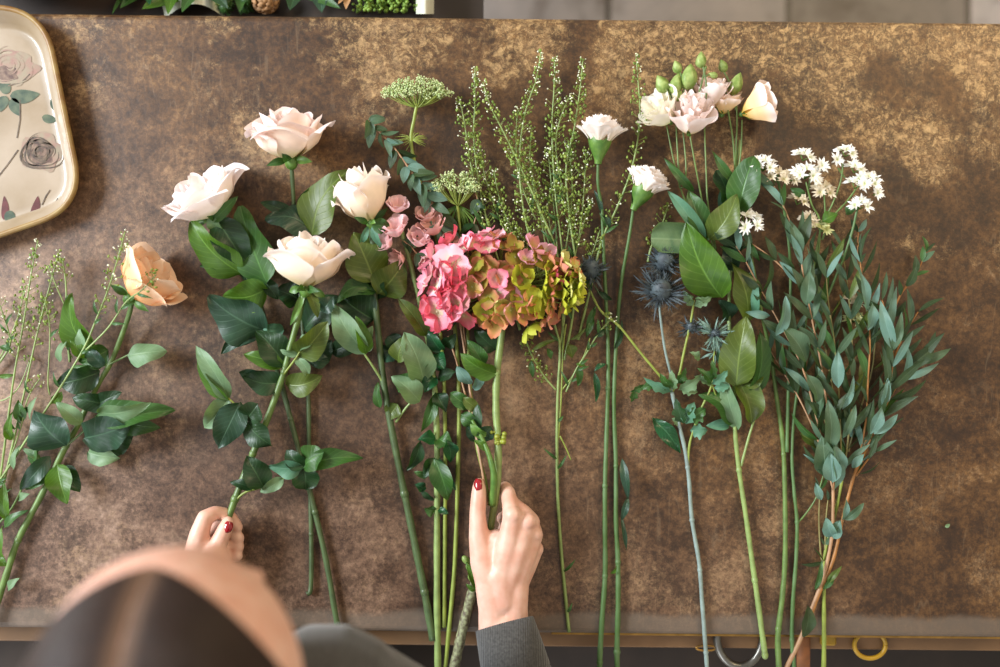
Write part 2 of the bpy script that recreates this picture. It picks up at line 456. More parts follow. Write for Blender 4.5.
# ------------------------------------------------------------------ flowers
def rose(root, base, axis, R, H, pal, seed=0, openn=1.0, flare=0.35, name='petal'):
    """a bloom of overlapping petals; base, axis in world; R,H metres"""
    rnd = random.Random(seed); Rm = rot_to(axis, rnd.uniform(0, 6)); base = Vector(base)
    edge, body, foot = [lin(c) for c in pal]; head = sub(root, 'bloom')
    layers = [  # count, radius, height, flare, half angle, tip curl
        (2, 0.16, 1.00, -0.02, 1.9, 0.0), (3, 0.30, 1.03, -0.04, 1.35, 0.03), (3, 0.46, 1.04, -0.02, 1.25, 0.08),
        (4, 0.62, 1.00, 0.08 * flare, 1.05, 0.18), (5, 0.78, 0.97, 0.22 * flare, 0.88, 0.32), (5, 0.90, 0.88, 0.50 * flare, 0.80, 0.5)]
    for li, (cnt, r_, h_, fl, W, curl) in enumerate(layers):
        for k in range(cnt):
            th0 = 2 * PI * (k + 0.5 * (li % 2)) / cnt + rnd.uniform(-0.25, 0.25) + li * 0.4
            hh = h_ * rnd.uniform(0.90, 1.08) * H; rr = r_ * rnd.uniform(0.93, 1.05) * R * (0.85 + 0.15 * openn)
            f = fl * R * rnd.uniform(0.2, 1.6); cu = curl * rnd.uniform(0.3, 1.5); ph = rnd.uniform(0, 6); sk = rnd.uniform(-0.2, 0.2)
            pk = rnd.uniform(-0.05, 0.16) if li > 2 else 0; cr = rnd.uniform(-1, 1)
            def fn(u, v):
                a = u * 2 - 1
                wp = 0.30 + 0.70 * math.sin(PI * 0.5 * min(1, v * 1.5)) - 0.16 * sst(0.7, 1, v)
                th = th0 + a * W * wp
                r = rr * (math.sin(min(v * 1.7, 1) * PI / 2) ** 0.8) * (1 - 0.06 * sst(0.6, 1, v) * (1 if li < 3 else 0))
                r += f * sst(0.5, 1.0, v) + a * a * R * (0.02 + 0.12 * cu) * sst(0.45, 1, v)
                r += R * 0.26 * cu * sst(0.72, 1, v) * (1 + .5 * cr * a)
                r += 0.03 * R * math.sin(a * 3 + ph + v * 2) * v
                top = 1 - (0.20 - pk) * a * a - 0.05 * abs(a) + pk * (1 - abs(a)) * 0.6 * sst(.8, 1, v)
                z = hh * (v * (top if v > .5 else 1 + (top - 1) * v * 2) - 0.24 * cu * sst(0.84, 1.0, v) + sk * a * 0.25 * v + 0.012 * math.sin(a * 5 + ph) * v ** 3)
                return base + Rm @ Vector((r * math.cos(th), r * math.sin(th), z))
            tone = rnd.uniform(-0.12, 0.12)
            def colr(u, v):
                a = abs(u * 2 - 1)
                c = mixv(foot, body, sst(0.02, 0.42, v)); c = mixv(c, edge, sst(0.55, 1.0, v + 0.18 * a + tone)); return c
            MB(ZM).grid(fn, 12, 14, False, colr).build(name, M['petal'], head)
    # calyx
    mb = MB(ZM); ax = Vector(axis).normalized()
    mb.ball(base - ax * 0.002, (R * 0.2, R * 0.2, R * 0.24), 10, 8, axis)
    hip = mb.build('calyx', M['calyx'], root)
    for k in range(5):
        th = 2 * PI * k / 5 + rnd.uniform(-0.3, 0.3)
        o = Rm @ Vector((math.cos(th), math.sin(th), 0))
        up = rnd.uniform(-0.35, 0.5)
        leaf_mb(base + o * R * 0.14, base + o * R * rnd.uniform(0.5, 0.8) + ax * R * up * 0.8, R * 0.24, 'lance', 0.3, 0.15, roll=0, mb=None, nv=8, nu=4, seed=k).build('sepal', M['calyx'] if k % 2 else M['leaf_mid'], hip)

def ax2(dx, dy, up=0.25):
    v = Vector((dx, -dy, 0)).normalized(); v.z = up; return v

WHITE = ((252, 240, 238), (250, 238, 228), (236, 232, 176))
BLUSH = ((252, 234, 230), (250, 228, 208), (238, 226, 168))
CREAM = ((252, 240, 232), (250, 232, 208), (240, 224, 166))
PEACH = ((252, 222, 192), (248, 194, 140), (240, 168, 100))

root = None
def plant(name, x, y, label, cat='flower', group=None):
    return thing(name, P(x, y, 0), label, cat, group)

GR = 'cut roses laid on the table'
# --- 1 peach rose, far left
r = plant('garden_rose', 0, 595, 'peach garden rose with crinkled petals, lowest rose at the far left of the table', 'rose', GR)
stem_mb([(133, 296, 34), (128, 318, 22), (112, 360, 12), (96, 388, 9), (78, 425, 8), (66, 446, 8), (42, 494, 8), (18, 540, 8), (8, 570, 8), (-2, 600, 8), (-12, 628, 8)], 2.6, 4.0, knots=[(66, 446), (18, 540)]).build('stem', M['stem_green'], r)
rose(r, P(131, 297, 32), ax2(24, -22, 0.12), 0.033, 0.052, PEACH, 4, 1.0, 0.45)
mb = stem_mb([(66, 446, 10), (78, 436, 16), (90, 426, 20)], 1.5, 1.2); stem_mb([(106, 366, 12), (118, 360, 16), (130, 354, 20)], 1.2, 1.0, mb); mb.build('leaf_stalk', M['stem_green'], r)
leaves(r, [
    (128, 356, 20, 166, 350, 26, 26, 'leaf_pale', dict(fold=-.2, curve=.06)),
    (96, 352, 12, 70, 294, 34, 30, 'leaf_bright', dict(curve=-.1)),
    (100, 372, 12, 56, 384, 20, 30, 'leaf_deep', {}), (108, 350, 12, 78, 362, 22, 26, 'leaf_mid', {}),
    (104, 366, 22, 88, 348, 28, 16, 'leaf_blue', {}),
    (108, 404, 16, 72, 398, 26, 22, 'leaf_deep', dict(curve=.05)), (98, 404, 18, 122, 392, 26, 18, 'leaf_deep', {}),
    (96, 416, 20, 174, 409, 26, 30, 'leaf_mid', dict(fold=.35, curve=.08)), (98, 412, 26, 150, 404, 40, 22, 'leaf_pale', dict(roll=.5)),
    (110, 418, 14, 160, 428, 16, 26, 'leaf_mid', dict(fold=-.3)),
    (84, 438, 26, 130, 425, 40, 42, 'leaf_blue', dict(fold=.12, bend=.05)), (100, 450, 10, 134, 432, 10, 26, 'leaf_deep', {}),
    (66, 446, 16, 34, 410, 30, 46, 'leaf_blue', dict(fold=.2)), (82, 424, 22, 56, 402, 32, 16, 'leaf_pale', {}),
    (88, 452, 10, 120, 458, 14, 22, 'leaf_pale', {}), (57, 465, 12, 67, 504, 24, 26, 'leaf_bright', dict(fold=.4)), (62, 466, 8, 80, 492, 10, 20, 'leaf_deep', {}),
    (50, 456, 10, 20, 490, 14, 18, 'leaf_blue', {}), (54, 468, 8, 26, 490, 10, 14, 'leaf_mid', {}),
    (8, 590, 10, 20, 578, 14, 9, 'leaf_pale', {}),
])
# --- 2 white rose, upper left
r = plant('garden_rose', 338, 625, 'white rose with cupped ruffled petals, leftmost of the row above the dark leaves', 'rose', GR)
stem_mb([(216, 217, 34), (228, 238, 26), (246, 272, 16), (262, 310, 10), (270, 345, 8), (283, 390, 7), (296, 440, 7), (312, 500, 6), (326, 560, 6), (335, 612, 6), (338, 628, 6)], 2.4, 3.2, knots=[(289, 418), (314, 508)]).build('stem', M['stem_deep'], r)
rose(r, P(215, 216, 32), ax2(-14, -26, 0.50), 0.036, 0.046, WHITE, 11, 1.1, 0.55)
leaves(r, [
    (242, 274, 16, 190, 222, 38, 40, 'leaf_bright', dict(fold=.15)), (216, 218, 36, 250, 268, 20, 36, 'leaf_deep', dict(fold=.2)),
    (222, 232, 30, 208, 212, 44, 14, 'leaf_pale', {}), (232, 268, 14, 200, 266, 22, 12, 'leaf_mid', {}), (212, 222, 40, 238, 196, 46, 12, 'leaf_mid', {}),
    (267, 284, 22, 240, 206, 34, 44, 'leaf_mid', dict(fold=.12, bend=.04)), (268, 288, 26, 223, 296, 34, 34, 'leaf_bright', dict(fold=.1, curve=-.08)),
    (268, 332, 12, 208, 296, 28, 50, 'leaf_blue', dict(fold=.25)), (264, 332, 10, 221, 354, 14, 18, 'leaf_blue', dict(curve=.1)),
    (262, 280, 20, 278, 300, 20, 16, 'leaf_deep', {}), (244, 256, 10, 252, 282, 12, 22, 'leaf_deep', {}),
    (284, 330, 12, 262, 328, 18, 16, 'leaf_teal', {}),
])
# --- 3 top rose
r = plant('garden_rose', 310, 588, 'blush white rose on a straight stem, topmost of the roses', 'rose', GR)
stem_mb([(291, 158, 36), (293, 190, 24), (296, 240, 12), (302, 320, 6), (308, 392, 6), (309, 450, 5), (311, 520, 4.5), (311, 585, 4.5), (307, 594, 5)], 2.2, 2.6, knots=[(311, 532)]).build('stem', M['stem_deep'], r)
rose(r, P(291, 160, 34), ax2(-2, -30, 0.30), 0.037, 0.050, BLUSH, 23, 1.1, 0.55)
leaves(r, [
    (312, 230, 22, 265, 218, 34, 32, 'leaf_blue', dict(fold=-.15, curve=.1)), (294, 214, 16, 260, 202, 24, 14, 'leaf_deep', {}),
    (302, 214, 16, 320, 182, 20, 24, 'leaf_deep', {}), (312, 236, 24, 348, 170, 34, 42, 'leaf_olive', dict(fold=.15, curve=-.06)),
    (300, 300, 8, 276, 290, 14, 30, 'leaf_deep', {}), (304, 330, 8, 340, 296, 14, 40, 'leaf_deep', {}), (306, 360, 8, 332, 340, 12, 30, 'leaf_deep', {}),
])
# --- 4 centre rose, held
r = plant('garden_rose', 222, 548, 'cream rose with folded petals held by the left hand, lowest of the middle roses', 'rose', GR)
stem_mb([(305, 288, 40), (300, 312, 34), (290, 348, 30), (284, 372, 28), (270, 412, 26), (256, 446, 26), (240, 486, 28), (229, 516, 30), (221, 540, 30), (216, 552, 30)], 3.2, 3.8, knots=[(283, 374), (252, 452), (235, 500)]).build('stem', M['stem_green'], r)
rose(r, P(306, 288, 42), ax2(3, -30, 0.22), 0.036, 0.056, CREAM, 31, 1.0, 0.5)
mb = stem_mb([(284, 374, 30), (296, 358, 36), (308, 338, 42)], 1.3, 1.0)
stem_mb([(254, 446, 28), (248, 430, 32), (238, 408, 36), (228, 398, 38)], 1.3, 0.9, mb)
stem_mb([(234, 502, 30), (246, 492, 32), (266, 486, 32), (284, 478, 32), (303, 466, 34)], 1.4, 0.9, mb)
stem_mb([(285, 479, 32), (286, 468, 34), (286, 458, 34)], 0.8, 0.7, mb)
mb.build('leaf_stalk', M['stem_lime'], r)
leaves(r, [
    (286, 366, 24, 256, 330, 30, 32, 'leaf_deep', {}), (284, 366, 26, 243, 354, 34, 18, 'leaf_bright', {}), (268, 376, 20, 238, 372, 26, 18, 'leaf_blue', {}),
    (284, 382, 22, 243, 376, 28, 26, 'leaf_deep', dict(curve=-.1)), (296, 356, 34, 328, 322, 44, 30, 'leaf_olive', dict(roll=.5)), (298, 350, 34, 318, 338, 40, 16, 'leaf_pale', dict(roll=-.6)),
    (298, 354, 36, 280, 350, 38, 8, 'leaf_pale', {}), (296, 358, 34, 308, 378, 30, 12, 'leaf_pale', dict(curve=-.2)), (286, 384, 22, 322, 376, 26, 26, 'leaf_olive', dict(curve=.1)),
    (310, 356, 18, 328, 358, 20, 10, 'leaf_blue', {}),
    (229, 399, 36, 195, 346, 50, 22, 'leaf_pale', dict(fold=.3, curve=.12)), (229, 400, 38, 200, 350, 46, 16, 'leaf_bright', dict(roll=-.7, curve=-.06)),
    (229, 398, 34, 204, 428, 30, 24, 'leaf_pale', {}), (240, 402, 36, 218, 448, 32, 32, 'leaf_blue', dict(fold=.15)),
    (246, 420, 34, 258, 404, 40, 24, 'leaf_deep', dict(shape='round')), (247, 422, 34, 272, 446, 36, 28, 'leaf_deep', dict(fold=.15)),
    (264, 488, 34, 246, 456, 42, 28, 'leaf_deep', dict(fold=.15)), (254, 488, 30, 230, 482, 34, 11, 'leaf_deep', {}), (256, 484, 32, 254, 474, 34, 14, 'leaf_glossy', {}),
    (284, 478, 32, 260, 492, 32, 13, 'leaf_pale', {}), (304, 466, 34, 268, 466, 36, 20, 'leaf_teal', {}),
    (304, 466, 36, 324, 452, 44, 26, 'leaf_mid', dict(shape='round')), (304, 468, 36, 286, 450, 36, 20, 'leaf_deep', {}), (303, 468, 38, 363, 458, 32, 20, 'leaf_mid', dict(fold=.45, curve=-.05)),
    (304, 467, 30, 306, 490, 28, 26, 'leaf_deep', dict(shape='round')),
    (304, 292, 38, 290, 326, 34, 7, 'calyx', {}), (308, 290, 38, 318, 318, 36, 11, 'leaf_olive', {}), (322, 312, 34, 334, 296, 36, 16, 'leaf_blue', {}),
])
# --- 5 cream rose bud
r = plant('garden_rose', 434, 640, 'half open cream rosebud beside the small pink blossoms, rightmost rose', 'rose', GR)
stem_mb([(371, 222, 30), (373, 250, 24), (374, 290, 16), (379, 340, 12), (385, 392, 9), (400, 472, 7), (410, 520, 6), (418, 560, 6), (426, 600, 6), (433, 640, 6)], 3.2, 4.2, knots=[(403, 490), (425, 591)]).build('stem', M['stem_deep'], r)
rose(r, P(371, 222, 30), ax2(-9, -30, 0.2), 0.029, 0.056, CREAM, 47, 0.8, 0.25)
mb = stem_mb([(384, 384, 10), (374, 368, 16), (363, 352, 20)], 1.5, 1.1); stem_mb([(396, 422, 9), (406, 408, 14), (417, 396, 18)], 1.5, 1.2, mb); mb.build('leaf_stalk', M['stem_pale'], r)
leaves(r, [
    (375, 282, 22, 354, 232, 32, 44, 'leaf_olive', dict(fold=.1, bend=.03)), (378, 294, 20, 404, 262, 26, 38, 'leaf_olive', dict(fold=.1)),
    (376, 292, 18, 336, 304, 26, 18, 'leaf_mid', dict(curve=.25)), (374, 320, 8, 340, 296, 12, 44, 'leaf_deep', {}), (376, 300, 8, 372, 268, 14, 40, 'leaf_deep', {}),
    (366, 354, 20, 332, 302, 30, 28, 'leaf_pale', dict(fold=.3)), (366, 354, 22, 356, 316, 34, 16, 'leaf_bright', dict(roll=.4)), (367, 352, 18, 372, 326, 24, 16, 'leaf_pale', {}),
    (330, 352, 8, 368, 338, 12, 20, 'leaf_deep', {}),
    (424, 382, 16, 404, 332, 26, 34, 'leaf_pale', dict(fold=.2)), (398, 362, 16, 406, 336, 24, 20, 'leaf_olive', {}), (426, 336, 14, 398, 298, 24, 18, 'leaf_olive', {}),
    (420, 402, 18, 392, 376, 24, 24, 'leaf_pale', {}), (398, 392, 12, 416, 372, 14, 18, 'leaf_mid', {}), (380, 408, 8, 378, 382, 10, 10, 'leaf_mid', {}), (398, 404, 8, 388, 420, 8, 18, 'leaf_olive', {}),
    (394, 350, 6, 382, 360, 8, 20, 'leaf_blue', dict(shape='round')), (396, 346, 6, 388, 336, 8, 18, 'leaf_blue', dict(shape='round')),
    (372, 226, 34, 384, 250, 26, 8, 'leaf_teal', {}), (368, 226, 34, 360, 246, 26, 7, 'leaf_teal', {}), (372, 224, 38, 390, 226, 30, 16, 'leaf_mid', {}),
])

# --- small pink blossoms spray
def cup_flower(root, base, axis, R, H, pal, seed, cnt=5, ruffle=0.1, flare=0.4, layers=1, serr=0.0, name='petal'):
    rnd = random.Random(seed); Rm = rot_to(axis, rnd.uniform(0, 6)); base = Vector(base)
    edge, body, foot = [lin(c) for c in pal]
    for li in range(layers):
        sc = 1 - 0.28 * li
        for k in range(cnt):
            th0 = 2 * PI * (k + 0.5 * (li % 2)) / cnt + rnd.uniform(-0.15, 0.15); ph = rnd.uniform(0, 6); q = rnd.uniform(0.85, 1.12)
            W = 1.15 * PI / cnt
            def fn(u, v):
                a = u * 2 - 1
                th = th0 + a * W * (0.4 + 0.6 * math.sin(PI * min(1, v * 0.6)))
                e = 1 - 0.16 * a * a * v
                e += 0.02
                if serr: e += serr * (abs(((u * 5.0 + ph) % 1) - 0.5) - 0.25) * sst(0.8, 1, v)
                r = sc * R * (0.10 + 0.77 * math.sin(min(1, v * 1.25) * PI / 2) ** 0.75) * q + flare * R * sst(0.5, 1, v) * sc
                r += ruffle * R * math.sin(a * 4 + ph + li) * v ** 2
                z = H * (v * e + 0.08 * li) * q + ruffle * 0.5 * H * math.sin(a * 4.5 + ph * 2) * v ** 3 - 0.12 * flare * H * sst(0.8, 1, v)
                return base + Rm @ Vector((r * math.cos(th), r * math.sin(th), z))
            def colr(u, v): return mixv(mixv(foot, body, sst(0, 0.4, v)), edge, sst(0.5, 1, v))
            MB(ZM).grid(fn, 14 if serr else 10, 8, False, colr).build(name, M['petal'], root)

PINK = ((248, 216, 220), (244, 200, 200), (224, 210, 160))
DUSK = ((232, 188, 184), (212, 164, 150), (170, 150, 104))
r = plant('snapdragon', 437, 667, 'spray of small dusty pink blossoms with crumpled leaves along a thick pale stem', 'flower')
stem_mb([(402, 232, 22), (412, 270, 16), (426, 330, 12), (434, 380, 9), (437, 440, 8), (437, 520, 6), (437, 600, 6), (438, 670, 6), (438, 690, 5)], 2.4, 4.0).build('stem', M['stem_pale'], r)
mb = stem_mb([(404, 240, 22), (418, 236, 26)], 1, 1); stem_mb([(408, 250, 20), (428, 240, 22), (434, 226, 24)], 1, 1, mb); stem_mb([(402, 232, 22), (398, 212, 26)], 1, 1, mb); mb.build('side_shoot', M['stem_deep'], r)
for i, (x, y, h, dx, dy, R, pal) in enumerate([(396, 212, 28, 5, -20, 9, PINK), (398, 236, 26, -4, -12, 11, PINK), (391, 246, 20, -10, -6, 9, PINK), (418, 246, 24, 3, -12, 10, PINK), (436, 234, 20, -6, -16, 11, DUSK), (428, 222, 18, -3, -14, 9, DUSK), (442, 238, 16, 10, 6, 9, DUSK), (404, 258, 18, -14, 4, 8, DUSK), (424, 258, 16, 4, 6, 8, DUSK)]):
    cup_flower(sub(r, 'blossom'), P(x, y, h), ax2(dx, dy, 0.9), R * S * 1.1, R * S * 1.5, pal, 90 + i, 5, 0.10, 0.28, 2)
LV = [(436, 376, 10, 424, 392, 18, 16), (438, 380, 10, 456, 372, 18, 14), (430, 350, 10, 424, 374, 20, 14), (436, 352, 10, 444, 370, 20, 16), (436, 392, 10, 446, 412, 18, 16), (434, 394, 10, 421, 432, 14, 12),
      (437, 440, 9, 418, 440, 22, 14), (420, 440, 20, 407, 470, 10, 13), (438, 438, 9, 452, 446, 20, 18), (446, 440, 20, 450, 462, 12, 15),
      (436, 458, 9, 424, 478, 18, 15), (434, 458, 22, 448, 500, 16, 22), (440, 462, 9, 456, 490, 16, 15), (436, 460, 10, 446, 476, 24, 18), (428, 476, 10, 414, 472, 16, 8), (426, 488, 8, 415, 484, 14, 10), (434, 500, 8, 420, 490, 12, 7), (436, 510, 7, 424, 508, 14, 11), (438, 508, 7, 449, 514, 12, 7)]
for i, (a, b, c, d, e, f, w) in enumerate(LV):
    add_leaf(r, a, b, c, d, e, f, w, ('leaf_glossy', 'leaf_deep', 'leaf_mid')[i % 3], 'lance', fold=.4, bend=.12, wave=.25, curve=.06 * (-1) ** i)
r = plant('foliage_stem', 444, 625, 'slim yellow green bare stem directly right of the thick pale stem', 'stem')
stem_mb([(440, 330, 14), (444, 380, 10), (445, 440, 5), (445, 520, 4), (444, 627, 4)], 2.0, 2.4).build('stem', M['stem_lime'], r)
leaves(r, [(443, 352, 12, 428, 330, 20, 16, 'leaf_glossy', {}), (443, 346, 12, 456, 334, 20, 14, 'leaf_deep', {}), (444, 366, 10, 432, 360, 14, 14, 'leaf_glossy', {}), (450, 330, 10, 440, 310, 18, 16, 'leaf_deep', {})], wave=.2)

# ------------------------------------------------------------------ umbels
def umbel(root, cx, cy, h, rx, ry, n, seed, sx, sy, sh):
    rnd = random.Random(seed); st = P(sx, sy, sh); rays = MB(ZM); mb = MB(ZM)
    for i in range(n):
        u = rnd.uniform(-1, 1); w = rnd.uniform(-1, 1)
        if u * u + w * w > 1: u *= 0.7; w *= 0.7
        dome = 1 - 0.75 * u * u
        c = P(cx + u * rx, cy - ry * dome * (0.45 + 0.5 * w), h + 14 * (rnd.random() - 0.35) * dome)
        rays.tube(smooth_pts([st, (st + c) * 0.5 + Vector((0, -0.002, 0)), c], 2), 0.0005, 5)
        ax = (c - st).normalized()
        for k in range(22):
            d = Vector((rnd.gauss(0, 1), rnd.gauss(0, 1), rnd.gauss(0, 1))).normalized(); d = (d + ax * 0.5)
            q = c + d * 0.0042 * rnd.uniform(0.6, 1.15)
            mb.octa(q, rnd.uniform(0.0007, 0.0013))
    rays.build('ray', M['stem_lime'], root); mb.build('flower_head', M['umbel'], root)

r = plant('queen_annes_lace', 452, 667, 'lacy green white umbel on a bare stem, topmost flower above the blue leafed sprig', 'flower', 'lace flower umbels')
stem_mb([(417, 104, 26), (414, 120, 22), (411, 138, 18), (414, 160, 14), (425, 200, 8), (442, 260, 6), (455, 330, 5), (459, 400, 5), (458, 470, 4), (455, 560, 4), (450, 620, 4), (445, 670, 4), (443, 690, 3)], 1.7, 2.6).build('stem', M['stem_lime'], r)
umbel(r, 417, 97, 26, 32, 19, 74, 3, 417, 108, 25)
rnd = random.Random(8); mb = MB(ZM)
for i in range(26):
    a = rnd.uniform(0, 2 * PI); L = rnd.uniform(8, 22)
    mb.tube(smooth_pts([P(412, 140, 18), P(412 + L * .5 * math.cos(a), 140 - L * .3 * math.sin(a), 20), P(412 + L * math.cos(a), 142 - L * .45 * math.sin(a), 18)], 2), 0.00035, 5)
mb.build('bract', M['stem_lime'], r)
r = plant('queen_annes_lace', 470, 480, 'second lacy umbel, partly hidden behind blue leaves just above the pink hydrangea', 'flower', 'lace flower umbels')
stem_mb([(456, 192, 22), (460, 230, 14), (466, 300, 8), (470, 380, 6), (476, 440, 22), (485, 480, 30), (490, 505, 26)], 1.4, 2.0).build('stem', M['stem_lime'], r)
umbel(r, 455, 192, 22, 24, 19, 54, 5, 458, 206, 21)
rnd = random.Random(18); mb = MB(ZM)
for i in range(44):
    x = rnd.uniform(-20, 22); L = rnd.uniform(14, 34)
    mb.tube(smooth_pts([P(458, 205, 16), P(456 + x, 205 + L * .5, 14), P(456 + x * 1.2, 202 + L, 8)], 2), 0.0006, 5)
mb.build('bract', M['calyx'], r)

# ------------------------------------------------------------------ blue-green round-leafed sprig (thin eucalyptus)
def pairs(root, pts, t0, t1, n, L, w, mats, seed, shape='lance', spread=0.7, h=10, taper=0.6, rollv=0.9, start=0, skip=0.0, fwd=1, thinL=1.0):
    """leaves in pairs along a twig given as smooth world points"""
    rnd = random.Random(seed); m = len(pts)
    for i in range(n):
        t = t0 + (t1 - t0) * i / max(1, n - 1); k = min(m - 2, int(t * (m - 1)))
        p = pts[k]; d = (pts[k + 1] - pts[k]).normalized() * fwd
        for s in (-1, 1):
            if rnd.random() < skip: continue
            a = s * spread * rnd.uniform(0.5, 1.35)
            dd = Matrix.Rotation(a, 3, 'Z') @ d; dd.z = 0
            dd.normalize(); dd.z = rnd.uniform(-0.15, 0.45)
            size = (1 - (1 - taper) * (1 - abs(t - 0.5) * 2) * 0) * rnd.uniform(0.75, 1.15) * (taper + (1 - taper) * (t if fwd > 0 else 1 - t) if False else 1)
            tip = taper + (1 - taper) * math.sin(PI * min(1, max(0.12, 1 - t * 0.82)))
            e = p + dd.normalized() * L * S * size * tip
            leaf_mb(p + Vector((0, 0, 0.0006)), e, w * S * size * rnd.uniform(0.75, 1.2) * tip, shape, 0.18, rnd.uniform(-0.06, 0.14), roll=rnd.uniform(-rollv, rollv), curve=rnd.uniform(-0.07, 0.07), seed=i, nu=4, nv=8).build('leaf', M[rnd.choice(mats)], root)
    # leaf at the tip
    p, q = pts[0], pts[1] if t0 <= 0.02 else pts[0]
EU = ['leaf_euca', 'leaf_euca_dark', 'leaf_euca_dark', 'leaf_euca_blue', 'leaf_euca_dark', 'leaf_euca', 'leaf_mid']
r = plant('eucalyptus_sprig', 478, 478, 'small sprig of rounded blue green leaves rising between the umbel and the pink blossoms', 'foliage')
tw = [(368, 120, 18), (380, 133, 20), (396, 150, 24), (410, 170, 26), (424, 188, 24), (438, 216, 18), (448, 250, 14), (456, 300, 12), (466, 360, 14), (474, 420, 24), (483, 475, 34), (488, 505, 28)]
mb = stem_mb(tw, 0.8, 1.5); t2 = [(470, 182, 22), (478, 205, 18), (470, 240, 14), (462, 300, 12), (466, 350, 12)]
stem_mb(t2, 0.6, 0.9, mb); t3 = [(402, 240, 22), (412, 248, 22), (424, 264, 18), (438, 290, 14), (452, 330, 12)]; stem_mb(t3, 0.7, 0.9, mb)
t4 = [(448, 336, 16), (456, 360, 16), (464, 390, 18), (474, 430, 26), (482, 470, 32), (489, 505, 26)]; stem_mb(t4, 0.9, 1.2, mb)
mb.build('stem', M['stem_pink'], r)
pts = path(tw); pairs(r, pts, 0.0, 0.52, 17, 23, 11, ['leaf_euca_blue', 'leaf_euca', 'leaf_euca_blue', 'leaf_euca_dark'], 5, 'ovate', 0.75, taper=0.8)
pairs(r, path(t2), 0.0, 0.4, 3, 18, 11, ['leaf_euca', 'leaf_deep'], 6, 'ovate', 0.5, taper=0.9)
pairs(r, path(t3), 0.0, 0.9, 6, 16, 7, ['leaf_euca', 'leaf_deep'], 7, 'lance', 0.7, taper=0.9)
leaves(r, [(472, 372, 20, 458, 350, 26, 12, 'leaf_euca_blue', {}), (470, 392, 20, 456, 374, 26, 12, 'leaf_euca_blue', {}), (474, 392, 22, 480, 372, 28, 9, 'leaf_euca_blue', {}),
    (470, 406, 20, 449, 392, 24, 14, 'leaf_mid', {}), (476, 412, 22, 462, 396, 28, 12, 'leaf_olive', {}), (478, 424, 26, 462, 410, 26, 16, 'leaf_mid', {}), (482, 430, 28, 480, 406, 32, 10, 'leaf_deep', {}),
    (474, 444, 28, 466, 424, 28, 10, 'leaf_blue', dict(shape='round')), (480, 442, 32, 491, 424, 34, 15, 'leaf_blue', dict(shape='round')), (478, 428, 26, 494, 420, 28, 8, 'leaf_euca', {})], shape='round') if False else None
for q in [(472, 384, 20, 457, 366, 26, 12, 'leaf_euca_blue'), (474, 390, 22, 482, 374, 28, 10, 'leaf_euca_blue'), (470, 408, 20, 450, 393, 24, 15, 'leaf_mid'), (478, 410, 22, 463, 398, 28, 12, 'leaf_olive'), (478, 424, 26, 461, 414, 26, 15, 'leaf_mid'), (480, 430, 28, 478, 404, 32, 10, 'leaf_deep'), (474, 442, 28, 467, 426, 28, 10, 'leaf_blue'), (478, 440, 32, 491, 426, 34, 17, 'leaf_blue')]:
    add_leaf(r, *q, shape='round', fold=0.15)

# ------------------------------------------------------------------ hydrangea
HR = 'hydrangea'
r = plant('hydrangea', 455, 667, 'mophead hydrangea fading from pink to lime green, stem held in the right hand', 'flower')
mb = stem_mb([(503, 300, 34), (502, 330, 32), (497, 372, 30), (496, 410, 30), (498, 440, 32), (498, 470, 34), (495, 500, 30), (488, 540, 20), (478, 575, 12)], 3.6, 4.2, knots=[(496, 374)])
mb.build('stem', M['stem_pale'], r)
stem_mb([(478, 572, 12), (470, 600, 8), (462, 632, 7), (456, 660, 6), (450, 690, 4)], 5.2, 5.8).build('woody_stem', M['bark'], r)
stem_mb([(472, 420, 34), (482, 438, 38), (490, 458, 42), (494, 478, 42), (492, 505, 34)], 1.6, 4.2).build('side_shoot', M['calyx'], r)
mb = MB(ZM); rnd = random.Random(2)
for i in range(16):
    mb.ball(P(498 + rnd.uniform(-7, 7), 438 + rnd.uniform(-6, 6), 34 + rnd.uniform(-2, 3)), rnd.uniform(0.0015, 0.0034), 7, 5)
mb.build('bud', M['node_lime'], r)
mb = MB(ZM)
for (x, y) in ((466, 560), (470, 568), (472, 578)): mb.ball(P(x, y, 14), (0.004, 0.004, 0.006), 8, 6, Vector((-.5, .7, .2)))
mb.build('bud', M['bud_green'], r)
leaves(r, [(496, 374, 32, 460, 354, 42, 22, 'leaf_bright', dict(fold=.4)), (486, 436, 36, 470, 424, 40, 12, 'calyx', {}), (488, 450, 38, 474, 440, 40, 8, 'leaf_bright', {}), (484, 366, 24, 468, 340, 30, 16, 'leaf_mid', {}), (496, 350, 20, 474, 330, 26, 20, 'leaf_deep', {}), (478, 590, 14, 466, 562, 18, 8, 'leaf_bright', {}), (476, 590, 14, 466, 584, 16, 6, 'leaf_bright', {})])
rays = MB(ZM)
